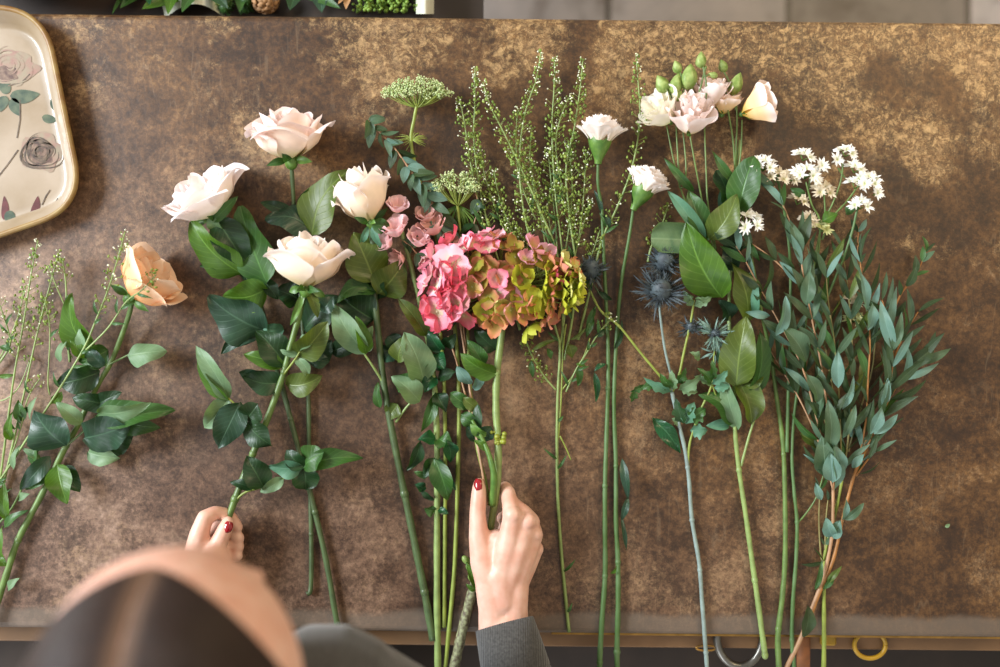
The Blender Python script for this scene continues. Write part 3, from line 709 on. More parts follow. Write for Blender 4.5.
# dark core of crossing stalks
def floret(root, c, ax, R, pals, seed, cupped):
    rnd = random.Random(seed); Rm = rot_to(ax, rnd.uniform(0, 6)); mb = MB(ZM); n = 4
    e_, b_, f_ = pals
    for k in range(n):
        th0 = 2 * PI * k / n + rnd.uniform(-0.1, 0.1); q = rnd.uniform(0.85, 1.15); ph = rnd.uniform(0, 6); cu = cupped * rnd.uniform(0.5, 1.5)
        def fn(u, v):
            a = u * 2 - 1; wdt = 0.56 * R * (math.sin(PI * min(1, v * 0.80 + 0.06)) ** 0.6) * (1 if v < .85 else 1 - 0.5 * ((v - .85) / .15) ** 2)
            x = R * q * (v * (1 - 0.10 * abs(a) ** 2)); y = a * wdt
            z = cu * R * v * v + 0.10 * R * math.sin(a * 3 + ph) * v + 0.12 * R * a * a * v
            return c + Rm @ Vector((x * math.cos(th0) - y * math.sin(th0), x * math.sin(th0) + y * math.cos(th0), z))
        def colr(u, v):
            a = abs(u * 2 - 1); return mixv(mixv(f_, b_, sst(0, .45, v)), e_, sst(.35, 1, v * 0.8 + a * 0.3))
        mb.grid(fn, 6, 6, False, colr)
    mb.ball(c, R * 0.09, 6, 4, None, mixv(f_, (1, 1, .8), .3))
    mb.build('floret', M['petal'], root)
rnd = random.Random(77); pts = []; hh_ = sub(r, 'flower_head')
PK = [((240, 124, 152), (244, 178, 190), (222, 224, 180)), ((226, 92, 116), (234, 138, 146), (212, 200, 146)), ((248, 184, 202), (244, 204, 208), (220, 230, 186)), ((240, 150, 172), (240, 176, 186), (200, 224, 170))]
OL = [((190, 112, 96), (176, 142, 74), (164, 172, 80)), ((230, 150, 158), (196, 166, 96), (172, 184, 88)), ((244, 176, 200), (240, 176, 190), (200, 200, 126)), ((172, 124, 72), (160, 150, 60), (156, 166, 66)), ((150, 128, 50), (140, 146, 50), (146, 158, 60))]
LI = [((196, 198, 60), (182, 192, 62), (170, 188, 84)), ((220, 214, 140), (200, 206, 100), (176, 194, 94)), ((226, 142, 112), (212, 184, 100), (182, 190, 84)), ((218, 130, 112), (214, 176, 120), (192, 196, 110)), ((190, 194, 70), (172, 182, 60), (160, 176, 70))]
placed = []
core = P(498, 290, 26)
tries = 0
while len(placed) < 94 and tries < 6000:
    tries += 1
    a = rnd.uniform(0, 2 * PI); q = math.sqrt(rnd.random())
    x = 497 + 78 * q * math.cos(a); y = 283 - 50 * q * math.sin(a)
    if x > 545 and y < 262: continue
    if x < 440 and (y < 236 or y > 320): continue
    if y > 322 - (x - 500) * 0.02 and 455 < x < 520: continue
    if len(placed) > 76: x = 563 + 17 * math.cos(a) * math.sqrt(q); y = 282 - 24 * math.sin(a) * math.sqrt(q); q = .8
    h = 22 + 40 * math.sqrt(max(0, 1 - q * q * 0.96))
    if any((x - b[0]) ** 2 + (y - b[1]) ** 2 < 54 for b in placed): continue
    placed.append((x, y, h, q))
for i, (x, y, h, q) in enumerate(placed):
    c = P(x, y, h); ax = (c - core).normalized() + Vector((rnd.uniform(-.4, .4), rnd.uniform(-.4, .4), rnd.uniform(0, .3)))
    side = (x - 500) / 80 + (y - 285) / 160 + rnd.uniform(-.18, .18)
    pal = rnd.choice(PK) if side < -0.36 else (rnd.choice(OL) if side < 0.3 else rnd.choice(LI))
    if -0.36 < side < 0 and y > 300: pal = rnd.choice(LI)
    if rnd.random() < 0.10: pal = rnd.choice(PK)
    pal = [lin(p) for p in pal]
    floret(hh_, c, ax, S * (rnd.uniform(12, 16) if side < -0.36 else rnd.uniform(10, 14)), pal, i, rnd.uniform(-0.1, 0.7))
    rays.tube(smooth_pts([core, (core + c) * .5 + Vector((0, 0, -.004)), c], 2), 0.0008, 5)
# a flat pink floret hanging at the lower left
for (x, y, h, R, p) in [(437, 312, 40, 19, 0), (452, 262, 58, 18, 2), (545, 252, 46, 11, 2), (497, 278, 68, 11, 0), (528, 300, 58, 15, None)]:
    pal = [lin(c) for c in (PK[p] if p is not None else LI[0])]
    floret(hh_, P(x, y, h), Vector((-.25 if x < 460 else .1, -.2, 1)), R * S, pal, int(x), 0.1 if R > 12 else .8)
rays.build('floret_stalk', M['stem_lime'], hh_)

# ------------------------------------------------------------------ pennycress sprigs
def sprig(x, y, label, mains, seed, group, r0=0.8, r1=1.6, podlen=0.5, dens=1.0, small=(), mat='stem_pale', name='pennycress'):
    rt = plant(name, x, y, label, 'foliage', group)
    rnd = random.Random(seed); st = MB(ZM); pods = MB(ZM); fl = MB(ZM); ped = MB(ZM); lf = MB(ZM)
    for li, l in enumerate(mains):
        pl = podlen
        if isinstance(l[0], (int, float)): pl = l[0]; l = l[1:]
        pts = path(l, 6); stem_mb(list(l), r0 * 0.7, r1 if li == 0 else r0 * 1.1, st, 6, 6)
        tot = sum((pts[i + 1] - pts[i]).length for i in range(len(pts) - 1)); acc = 0
        for i in range(len(pts) - 1):
            seg = (pts[i + 1] - pts[i]); acc += seg.length; t = acc / tot
            if t > pl:
                if rnd.random() < 0.16 * dens:   # a narrow stem leaf
                    a = rnd.choice((-1, 1)) * rnd.uniform(0.4, 0.9)
                    d = Matrix.Rotation(a, 3, 'Z') @ (-seg.normalized()); d.z = rnd.uniform(0, .4)
                    leaf_mb(pts[i], pts[i] + d * rnd.uniform(.010, .022), .0035, 'lance', .4, .2, nu=2, nv=5, mb=lf)
                continue
            cnt = max(1, int(seg.length / 0.0017 * dens * (1.0 if t > .08 else 1.6)))
            for k in range(cnt):
                b = pts[i] + seg * rnd.random(); a = rnd.uniform(0, 2 * PI); u = -seg.normalized()
                o = u.orthogonal().normalized(); o = Matrix.Rotation(a, 3, u) @ o
                ln = (0.0035 + 0.0065 * sst(0, .35, t / pl)) * rnd.uniform(.7, 1.2)
                e = b + (o * 0.85 + u * rnd.uniform(.3, .8)) * ln
                ped.tube([b, e], 0.00025, 3, False)
                if t < 0.10 and rnd.random() < .5: fl.octa(e, .0010)
                else:
                    q = rnd.uniform(.0011, .0020)
                    if rnd.random() < .2: fl.octa(e, q * .7)
                    else: pods.ball(e, (q, q * 1.25, q * .55), 5, 4, o)
    st.build('stem', M[mat], rt); pods.build('seed_pod', M['pod'], rt)['kind'] = 'stuff'
    ped.build('pod_stalk', M['stem_lime'], rt)['kind'] = 'stuff'
    if fl.v: fl.build('tiny_flower', M['tiny_white'], rt)['kind'] = 'stuff'
    if lf.v: lf.build('narrow_leaf', M['leaf_mid'], rt)['kind'] = 'stuff'
    return rt
G1 = 'pennycress sprigs at the left edge'
sprig(3, 480, 'feathery green seed sprig whose tip stands tallest beside the tray corner', [[(38, 240, 24), (31, 275, 20), (24, 320, 16), (15, 370, 12), (8, 420, 9), (0, 480, 6), (-8, 530, 4)]], 1, G1, podlen=.42)
sprig(8, 470, 'seed sprig with forked tips between the tray and the peach rose leaves', [[(59, 252, 26), (50, 285, 20), (38, 330, 16), (27, 380, 12), (16, 430, 8), (2, 490, 5), (-10, 530, 4)], [(44, 298, 24), (50, 330, 18), (48, 380, 14), (50, 395, 10)], [.7, (26, 285, 16), (17, 320, 14), (4, 350, 9), (-8, 372, 5)]], 2, G1, podlen=.36)
sprig(60, 360, 'short bent seed sprig close above the bright green rose leaf', [[(62, 258, 22), (66, 285, 20), (67, 330, 16), (70, 362, 12)], [.3, (48, 265, 22), (58, 290, 20), (68, 312, 16)], [.8, (62, 332, 18), (66, 345, 14), (72, 358, 12)]], 3, G1, podlen=.3)
sprig(0, 480, 'long pale seed sprig slanting in front of the peach rose petals', [[(125, 232, 62), (118, 258, 66), (108, 290, 50), (96, 320, 42), (84, 348, 38), (60, 388, 30), (34, 428, 20), (12, 462, 12), (-10, 496, 6)], [.25, (156, 275, 72), (142, 290, 66), (126, 302, 56), (108, 328, 46), (86, 350, 38)]], 4, G1, podlen=.30, r0=1.0, r1=1.5)
sprig(-2, 420, 'sparse seed sprig cut by the left edge of the picture', [[(-2, 300, 12), (8, 330, 12), (10, 345, 10), (0, 362, 8), (-14, 380, 5)], [.2, (30, 360, 10), (20, 385, 10), (8, 398, 8), (-6, 402, 6)], [.2, (40, 378, 14), (28, 398, 12), (20, 430, 10), (6, 470, 6)]], 5, G1, podlen=.3)
# narrow green shoots, lower left corner
r = plant('foliage_stem', 0, 540, 'leafy green shoots with bright narrow leaves cut off at the left picture edge', 'foliage')
stem_mb([(42, 440, 14), (30, 470, 12), (12, 508, 9), (-6, 528, 6)], 1.0, 1.3).build('stem', M['stem_green'], r)
leaves(r, [(6, 520, 8, 4, 482, 18, 12, 'leaf_bright', {}), (2, 512, 6, -6, 490, 10, 14, 'leaf_deep', {}), (4, 528, 8, 28, 510, 14, 9, 'leaf_mid', {}), (4, 560, 8, 2, 526, 16, 12, 'leaf_bright', {}), (6, 566, 8, -4, 556, 10, 8, 'leaf_bright', {}),
    (14, 470, 10, 20, 445, 14, 8, 'leaf_pale', {}), (12, 440, 10, 4, 426, 16, 9, 'leaf_bright', {}), (10, 440, 8, 12, 412, 16, 9, 'leaf_bright', {}), (22, 422, 8, 18, 400, 14, 12, 'leaf_mid', {}), (28, 412, 8, 20, 408, 12, 12, 'leaf_deep', {}), (18, 500, 8, 30, 494, 14, 8, 'leaf_pale', {}),
    (30, 420, 10, 38, 395, 10, 6, 'leaf_pale', {}), (36, 470, 10, 38, 440, 12, 10, 'leaf_mid', {}), (42, 460, 10, 22, 448, 14, 7, 'leaf_pale', {}), (-2, 376, 8, 16, 374, 10, 5, 'leaf_bright', {}), (0, 346, 8, 14, 352, 10, 6, 'leaf_mid', {}), (62, 392, 20, 52, 404, 14, 10, 'leaf_bright', {}), (60, 362, 22, 66, 340, 28, 10, 'leaf_pale', {}), (84, 358, 24, 70, 340, 32, 12, 'leaf_bright', {}), (86, 352, 26, 80, 326, 30, 10, 'leaf_pale', {})], shape='lance')

G2 = 'pennycress sprigs in the middle of the table'
B = [(556, 330, 10), (560, 350, 8), (558, 390, 6), (557, 440, 4), (558, 500, 3.5), (562, 560, 3), (569, 632, 3)]
sprig(569, 632, 'seed sprig with the two tallest tips, its long stem reaching the front table edge', [[(541, 52, 22), (536, 80, 22), (526, 110, 20), (520, 150, 18), (522, 200, 16), (535, 260, 14), (548, 305, 12)] + B, [.6, (555, 57, 18), (554, 90, 16), (552, 130, 16), (555, 190, 14), (562, 250, 12), (566, 300, 10), (560, 345, 8)], [.9, (540, 400, 6), (548, 396, 6), (555, 390, 6)][0:1] + [(524, 334, 8), (532, 356, 8), (544, 376, 7), (556, 390, 6)], [.2, (612, 318, 16), (598, 334, 14), (586, 354, 12), (576, 370, 9), (566, 392, 6)]], 11, G2, podlen=.42, r0=1.0, r1=2.0, dens=1.5)
sprig(505, 250, 'leftmost upright seed sprig of the middle cluster, twin tips', [[(475, 68, 20), (475, 100, 18), (474, 140, 16), (480, 190, 14), (492, 240, 10), (508, 290, 8), (520, 330, 6)], [.7, (459, 98, 18), (464, 120, 18), (470, 160, 16), (478, 200, 14), (484, 230, 10)]], 12, G2, podlen=.62, dens=1.6)
sprig(560, 330, 'seed sprig crossing diagonally, its tip leaning left above the pink hydrangea', [[(483, 82, 26), (490, 105, 26), (505, 135, 24), (522, 170, 22), (540, 210, 18), (556, 250, 14), (562, 290, 10), (563, 350, 7)], [.5, (518, 108, 20), (516, 140, 18), (520, 180, 16), (536, 220, 14)]], 13, G2, podlen=.58, dens=1.6)
sprig(566, 340, 'seed sprig with a single leaning tip directly left of the white carnation', [[(583, 60, 20), (580, 90, 18), (574, 130, 18), (566, 170, 16), (570, 220, 14), (576, 270, 12), (572, 320, 8), (564, 360, 6)], [.6, (570, 95, 16), (560, 120, 16), (556, 150, 14), (566, 210, 12)]], 14, G2, podlen=.62, dens=1.6)
sprig(590, 330, 'seed sprig standing alone between the two white carnations', [[(636, 54, 20), (638, 80, 18), (640, 115, 22), (636, 150, 26), (628, 180, 22), (616, 210, 14), (602, 240, 10), (590, 290, 8), (578, 340, 6)]], 15, G2, podlen=.62, dens=1.1)
sprig(545, 300, 'low airy seed sprig spreading just above the lime side of the hydrangea', [[(500, 200, 10), (512, 230, 10), (530, 255, 10), (545, 290, 8), (556, 330, 6)], [.5, (590, 200, 10), (582, 230, 10), (572, 265, 8), (562, 310, 6)], [.4, (548, 150, 10), (552, 190, 10), (556, 230, 8), (560, 300, 6)], [.4, (530, 160, 12), (536, 200, 12), (548, 240, 10), (556, 290, 8)], [.7, (600, 230, 8), (590, 260, 8), (574, 300, 6)], [.8, (532, 128, 14), (530, 160, 14), (538, 200, 12), (548, 260, 8)], [.8, (568, 140, 12), (572, 180, 12), (570, 220, 10), (562, 270, 8)], [.7, (494, 170, 14), (500, 200, 12), (516, 240, 10), (534, 280, 8)], [.6, (586, 150, 12), (584, 190, 12), (580, 230, 10), (568, 290, 8)], [.6, (508, 225, 12), (520, 255, 10), (540, 300, 8)], [.6, (480, 150, 12), (486, 180, 12), (500, 220, 10), (520, 262, 8)]], 16, G2, podlen=.75, dens=1.6)
sprig(652, 290, 'low seed sprig trailing below the right carnation and behind the curled teal leaf', [[(668, 205, 6), (662, 225, 6), (652, 245, 6), (648, 262, 5)], [.6, (560, 170, 6), (548, 200, 6), (552, 240, 6)]], 17, G2, podlen=.8, dens=1.0)
r = plant('foliage_stem', 566, 500, 'slender leafy stalks just below the hydrangea with small drooping leaves', 'foliage')
mb = stem_mb([(566, 324, 14), (563, 350, 8), (561, 400, 5), (558, 440, 4)], 0.9, 1.1); stem_mb([(590, 338, 12), (584, 356, 10), (574, 374, 7), (562, 390, 5)], .8, .9, mb); stem_mb([(560, 436, 4), (566, 448, 4), (571, 460, 4)], .9, .7, mb); mb.build('stem', M['stem_lime'], r)
leaves(r, [(531, 360, 8, 533, 378, 8, 6, 'leaf_mid', {}), (547, 348, 8, 551, 360, 8, 6, 'leaf_mid', {}), (578, 366, 10, 578, 386, 8, 8, 'leaf_mid', {}), (576, 364, 10, 586, 366, 10, 4, 'leaf_bright', {}), (556, 340, 12, 530, 352, 12, 5, 'leaf_olive', {}), (568, 344, 12, 572, 358, 10, 12, 'leaf_olive', {}), (570, 340, 14, 586, 328, 14, 4, 'leaf_olive', {}), (594, 318, 12, 586, 338, 10, 6, 'leaf_mid', {}), (596, 306, 12, 586, 330, 10, 6, 'leaf_mid', {})], shape='lance')

# ------------------------------------------------------------------ carnations
def carnation(x, y, lab, base, axis, R, stem, seed, knots, extra, gr='white carnations'):
    rt = plant('carnation', x, y, lab, 'carnation', gr); rnd = random.Random(seed)
    stem_mb(stem, 1.5, 3.2, knots=knots).build('stem', M['stem_carnation'], rt)
    ax = Vector(axis).normalized(); b = P(*base); Rm = rot_to(ax)
    L = R * 1.25
    def cup(u, v):
        r_ = R * (0.15 + 0.35 * sst(0, .8, v)) ; z = L * v
        if v > .75: r_ *= 1.02; z += L * .10 * (math.cos(u * 2 * PI * 5) - 1) * ((v - .75) / .25)
        return b + Rm @ Vector((r_ * math.cos(2 * PI * u), r_ * math.sin(2 * PI * u), z))
    MB(ZM).grid(cup, 30, 10, True).build('calyx', M['calyx'], rt)
    edge, body, foot = [lin(c) for c in ((252, 244, 240), (248, 236, 226), (240, 230, 190))]
    n = 0
    bl = sub(rt, 'bloom')
    for li, (cnt, rr, hh) in enumerate([(7, 1.0, .98), (6, .84, 1.10), (5, .64, 1.2), (4, .40, 1.26), (3, .2, 1.28)]):
        for k in range(cnt):
            th0 = 2 * PI * (k + li * .37) / cnt + rnd.uniform(-.2, .2); ph = rnd.uniform(0, 6); q = rnd.uniform(.9, 1.1)
            def fn(u, v):
                a = u * 2 - 1
                th = th0 + a * (0.14 + 0.56 * v ** 1.2) * (1 + .2 * li)
                s = 1 + .045 * (abs(((u * 9) % 1) - .5) * 2 - .5) * sst(.85, 1, v) - .24 * a ** 4 * v
                r_ = R * (0.40 * rr + (rr * .66) * v ** 1.3) * q * s + .05 * R * math.sin(a * 5 + ph) * v * v
                z = L * .66 + R * (hh * v * s) - R * .20 * (rr ** 2) * v ** 2.2 + .05 * R * math.sin(a * 6 + ph * 2) * v
                return b + Rm @ Vector((r_ * math.cos(th), r_ * math.sin(th), z))
            MB(ZM).grid(fn, 18, 8, False, lambda u, v: mixv(mixv(foot, body, sst(0, .5, v)), edge, sst(.5, 1, v))).build('petal', M['petal'], bl)
    leaves(rt, extra, shape='lance')
    return rt
carnation(605, 667, 'white carnation facing straight up the table, upper of the two', (598, 164, 26), ax2(2, -30, .15), .0245, [(598, 164, 26), (598, 185, 20), (602, 210, 14), (603, 240, 10), (606, 300, 7), (608, 345, 6), (608, 388, 5), (606, 450, 5), (605, 486, 5), (605, 530, 5), (605, 576, 5), (602, 620, 5), (600, 655, 3), (599, 690, 0)], 5,
    [(602, 212), (608, 392), (605, 487), (604, 577), (600, 660)],
    [(602, 214, 14, 594, 190, 14, 5, 'leaf_blue', {}), (604, 214, 14, 610, 230, 12, 6, 'leaf_blue', {}), (606, 364, 8, 594, 372, 10, 5, 'leaf_glossy', dict(curve=.1)), (594, 372, 10, 596, 402, 7, 7, 'leaf_glossy', dict(fold=.5)), (606, 328, 10, 592, 338, 14, 6, 'leaf_deep', {})])
carnation(617, 667, 'white carnation tipped to the right beside the curled teal leaf', (633, 210, 26), ax2(14, -28, .15), .0235, [(633, 210, 26), (630, 232, 20), (626, 255, 14), (621, 285, 9), (617, 330, 6), (614, 400, 5), (616, 466, 5), (616, 520, 5), (618, 562, 5), (618, 610, 5), (617, 652, 3), (618, 690, 0)], 6,
    [(616, 466), (618, 562), (617, 650)],
    [(634, 208, 26, 632, 190, 30, 6, 'leaf_deep', {}), (622, 458, 6, 628, 500, 8, 9, 'leaf_blue', dict(curve=-.06, fold=.4)), (628, 496, 7, 621, 522, 6, 7, 'leaf_blue', {}), (621, 515, 5, 627, 551, 4, 5, 'leaf_blue', dict(curve=.08)), (610, 574, 8, 617, 566, 12, 4, 'leaf_bright', {}), (612, 300, 10, 598, 290, 14, 6, 'leaf_deep', {}), (614, 350, 8, 622, 320, 12, 6, 'leaf_deep', {})])

# ------------------------------------------------------------------ sea holly
def spiky(root, x, y, h, R, n, seed, mat, up=(0, 0.3, 1), head=.3, w=.16, back=False):
    rnd = random.Random(seed); c = P(x, y, h); Rm = rot_to(Vector(up)); mb = MB(ZM)
    for i in range(n):
        a = rnd.uniform(0, 2 * PI); el = rnd.uniform(-.35, .75); L = R * S * rnd.uniform(.6, 1.1)
        d = Rm @ Vector((math.cos(a) * math.cos(el), math.sin(a) * math.cos(el), math.sin(el)))
        e = c + d * L
        leaf_mb(c + d * L * .12, e, L * w * .75, 'lance', .3, .05, roll=rnd.uniform(-.8, .8), nu=2, nv=5, mb=mb)
        for s in (-1, 1):
            for tt in (.4, .65):
                p = c + d * L * tt; o = (d + Matrix.Rotation(s * 1.1, 3, Rm @ Vector((0, 0, 1))) @ d).normalized()
                mb.tube([p, p + o * L * .2], [.0005, .0001], 3, False)
    mb.build('bract', M[mat], root)
    mb = MB(ZM); 
    if head:
        mb.ball(c + Rm @ Vector((0, 0, R * S * head * .5)), (R * S * head, R * S * head, R * S * head * 1.3), 10, 8, up)
        for i in range(90):
            d = Vector((rnd.gauss(0, 1), rnd.gauss(0, 1), rnd.gauss(0, 1))).normalized(); q = c + Rm @ Vector((0, 0, R * S * head * .5)) + Rm @ Vector((d.x, d.y, d.z * 1.3)) * R * S * head
            mb.tube([q, q + (Rm @ d) * R * S * .16], [.0006, .0001], 3, False)
        mb.build('flower_cone', M['thistle'], root)
r = plant('sea_holly', 706, 670, 'branching sea holly with dark blue spiny heads on a pale blue stem', 'thistle')
mb = stem_mb([(672, 392, 12), (678, 420, 9), (685, 450, 7), (689, 480, 6), (692, 520, 5), (699, 562, 5), (702, 600, 5), (705, 640, 5), (707, 668, 3), (708, 690, 0)], 2.2, 2.5, knots=[(688, 470), (691, 521), (699, 566), (705, 652)])
stem_mb([(659, 302, 28), (661, 322, 25), (665, 350, 20), (671, 376, 16), (672, 392, 12)], 1.3, 1.6, mb)
mb.build('stem', M['stem_blue'], r)
mb = stem_mb([(694, 300, 28), (691, 320, 26), (684, 352, 20), (678, 380, 16), (672, 392, 12)], 1.2, 1.5)
stem_mb([(588, 285, 20), (600, 310, 18), (619, 326, 18), (640, 352, 16), (660, 376, 14), (672, 392, 12)], 1.3, 1.5, mb, knots=[(619, 326)])
stem_mb([(714, 340, 24), (714, 360, 22), (712, 384, 20), (700, 412, 14), (690, 442, 9), (688, 468, 6)], 1.1, 1.4, mb)
stem_mb([(712, 384, 20), (718, 400, 16), (729, 420, 12), (734, 426, 10)], 1.0, 1.2, mb)
mb.build('side_shoot', M['stem_lime'], r)
spiky(r, 660, 294, 30, 30, 90, 1, 'thistle', (0, .5, .8), .36, .08); spiky(r, 664, 264, 26, 24, 60, 21, 'thistle', (0, .5, .8), .42, .08); spiky(r, 590, 272, 18, 22, 30, 2, 'thistle', (0, .5, .8), .42); spiky(r, 714, 334, 28, 22, 34, 3, 'thistle_pale', (0, .3, 1), .16, .12)
spiky(r, 690, 328, 20, 16, 18, 4, 'thistle', (0, .4, .8), .3); spiky(r, 694, 298, 30, 14, 7, 5, 'leaf_pale', (0, .9, .5), 0, .3); spiky(r, 714, 352, 22, 15, 12, 7, 'thistle_pale', (0, -.5, 1), 0, .2); spiky(r, 592, 282, 22, 18, 7, 9, 'leaf_deep', (0, .1, 1), 0, .12)
leaves(r, [(694, 306, 28, 712, 297, 32, 9, 'leaf_pale', {}), (693, 306, 28, 683, 290, 34, 8, 'leaf_pale', {}), (672, 392, 14, 643, 377, 24, 9, 'leaf_teal', {}), (656, 384, 20, 640, 388, 18, 8, 'leaf_mid', {}), (634, 390, 16, 631, 402, 12, 8, 'leaf_mid', {}), (644, 384, 18, 630, 392, 14, 7, 'leaf_mid', {}), (672, 388, 16, 660, 374, 26, 11, 'leaf_mid', {}), (674, 390, 16, 672, 370, 26, 10, 'leaf_pale', {}), (678, 390, 16, 702, 374, 28, 12, 'leaf_pale', {}), (680, 388, 14, 698, 392, 16, 10, 'leaf_pale', {}), (675, 384, 18, 686, 368, 26, 10, 'leaf_mid', {}),
    (712, 384, 22, 698, 368, 28, 9, 'leaf_mid', {}), (712, 384, 22, 728, 370, 30, 9, 'leaf_teal', {}), (712, 386, 20, 694, 376, 24, 8, 'leaf_pale', {}), (714, 388, 20, 730, 386, 24, 9, 'leaf_teal', {}), (712, 380, 22, 712, 360, 28, 8, 'leaf_mid', {}), (684, 424, 10, 676, 398, 14, 12, 'leaf_deep', {}), (686, 424, 10, 694, 402, 18, 14, 'leaf_teal', {}), (690, 430, 10, 708, 430, 14, 14, 'leaf_teal', {}), (688, 420, 12, 706, 408, 18, 16, 'leaf_mid', {}), (680, 424, 8, 672, 418, 12, 7, 'leaf_pale', {}), (700, 360, 20, 690, 352, 24, 8, 'leaf_pale', {})], shape='lance', serr=.25, wave=.2)
o = leaf_mb(P(652, 418, 6), P(680, 453, 4), 17 * S, 'lance', .25, .12, wave=.4, curve=-.05).build('fallen_leaf', M['leaf_glossy']); tag(o, 'single loose green leaf lying on bare table left of the pale blue stem', 'leaf')
o = leaf_mb(P(945, 527, 3), P(950, 524, 3), 4 * S, 'ovate', .2, .1).build('leaf_scrap', M['leaf_pale']); tag(o, 'tiny pale green leaf scrap alone on the empty right part of the table', 'leaf')

# ------------------------------------------------------------------ lisianthus
r = plant('lisianthus', 766, 655, 'blush lisianthus with ruffled blooms, green buds and big smooth leaves', 'flower')
mb = stem_mb([(740, 140, 24), (736, 170, 22), (734, 200, 20), (731, 260, 16), (729, 320, 14), (734, 384, 14), (735, 430, 10), (739, 470, 8), (745, 510, 7), (752, 560, 6), (759, 610, 6), (765, 655, 4)], 1.4, 3.3, knots=[(739, 472), (754, 584), (765, 654)])
stem_mb([(757, 380, 16), (756, 410, 12), (748, 440, 10), (741, 466, 8)], 1.2, 1.6, mb); mb.build('stem', M['stem_pale'], r)
mb = MB(ZM)
for l in ([(689, 130, 28), (694, 158, 28), (700, 190, 24), (706, 220, 20), (718, 262, 18)], [(666, 122, 24), (674, 162, 24), (681, 190, 22), (690, 210, 20), (700, 230, 18)], [(676, 122, 22), (678, 160, 24), (680, 188, 22)], [(682, 122, 22), (686, 165, 24), (684, 185, 24), (680, 188, 22)], [(704, 116, 22), (706, 165, 24), (708, 205, 22), (716, 250, 18)],
          [(697, 100, 44), (702, 82, 46), (706, 66, 46)], [(726, 92, 32), (728, 110, 32), (733, 140, 28), (735, 168, 24)], [(736, 96, 32), (737, 120, 30), (736, 150, 26), (735, 170, 24)], [(724, 72, 32), (730, 84, 32), (736, 110, 30)], [(742, 120, 34), (741, 150, 28), (737, 180, 22)],
          [(672, 98, 38), (668, 90, 40), (664, 84, 40)], [(676, 100, 40), (678, 92, 42), (676, 84, 42)], [(692, 98, 44), (692, 88, 44), (690, 78, 44)], [(684, 94, 42), (682, 78, 44), (678, 68, 44)], [(706, 100, 44), (706, 82, 46), (702, 62, 46)], [(706, 76, 46), (712, 74, 44), (716, 78, 42)]):
    stem_mb(l, .8, 1.2, mb)
mb.build('side_shoot', M['stem_green'], r)
LP = ((252, 238, 236), (250, 232, 222), (232, 214, 140)); LPW = ((250, 244, 234), (246, 240, 218), (216, 216, 140)); LPY = ((252, 236, 230), (246, 214, 160), (222, 186, 80))
for (b, a, R, H, pal, sd, ly, rf) in [((689, 133, 30), ax2(-1, -26, .95), .0235, .033, LP, 1, 6, .12), ((670, 122, 26), ax2(-20, -16, .6), .021, .029, LPW, 2, 3, .08), ((742, 114, 30), ax2(24, -10, .4), .0215, .034, LPY, 3, 2, .04), ((708, 110, 24), ax2(4, -26, .4), .018, .028, LP, 4, 3, .1), ((722, 114, 22), ax2(4, -20, .5), .015, .022, LPY, 5, 2, .08)]:
    cup_flower(sub(r, 'bloom'), P(*b), a, R, H, pal, sd, 6, rf, .30, ly)
    mb = MB(ZM); mb.ball(P(*b), (.003, .003, .004), 8, 6, a)
    for k in range(5):
        th = k * 1.26; o = rot_to(a) @ Vector((math.cos(th) * .9, math.sin(th) * .9, .5)); leaf_mb(P(*b), P(*b) + o * .011, .002, 'lance', nu=2, nv=4, mb=mb)
    mb.build('calyx', M['calyx'], r)
for (x, y, dx, dy, h, L, w) in [(662, 84, -5, -8, 40, 19, 13), (676, 84, 2, -8, 42, 21, 13), (689, 77, 1, -9, 44, 25, 16), (677, 67, -3, -8, 44, 13, 9), (701, 60, 0, -6, 46, 16, 10), (723, 66, -3, -8, 32, 13, 9), (736, 84, 3, -8, 32, 23, 13), (679, 96, 2, -6, 42, 11, 8), (713, 75, -8, -2, 44, 10, 6)]:
    mb = MB(ZM); rt = rot_to(ax2(dx, dy, .2)); c = P(x, y, h)
    def fn(u, v):
        th = 2 * PI * u; q = w * .5 * S * math.sin(PI * min(1, v ** .75)) ** .8 * (1 + .10 * math.sin(th * 5 + v * 7)); q = max(q, .0002)
        return c + rt @ Vector((q * math.cos(th), q * math.sin(th), (v - .5) * L * S))
    mb.grid(fn, 20, 10, True); mb.build('bud', M['bud_green'], r)
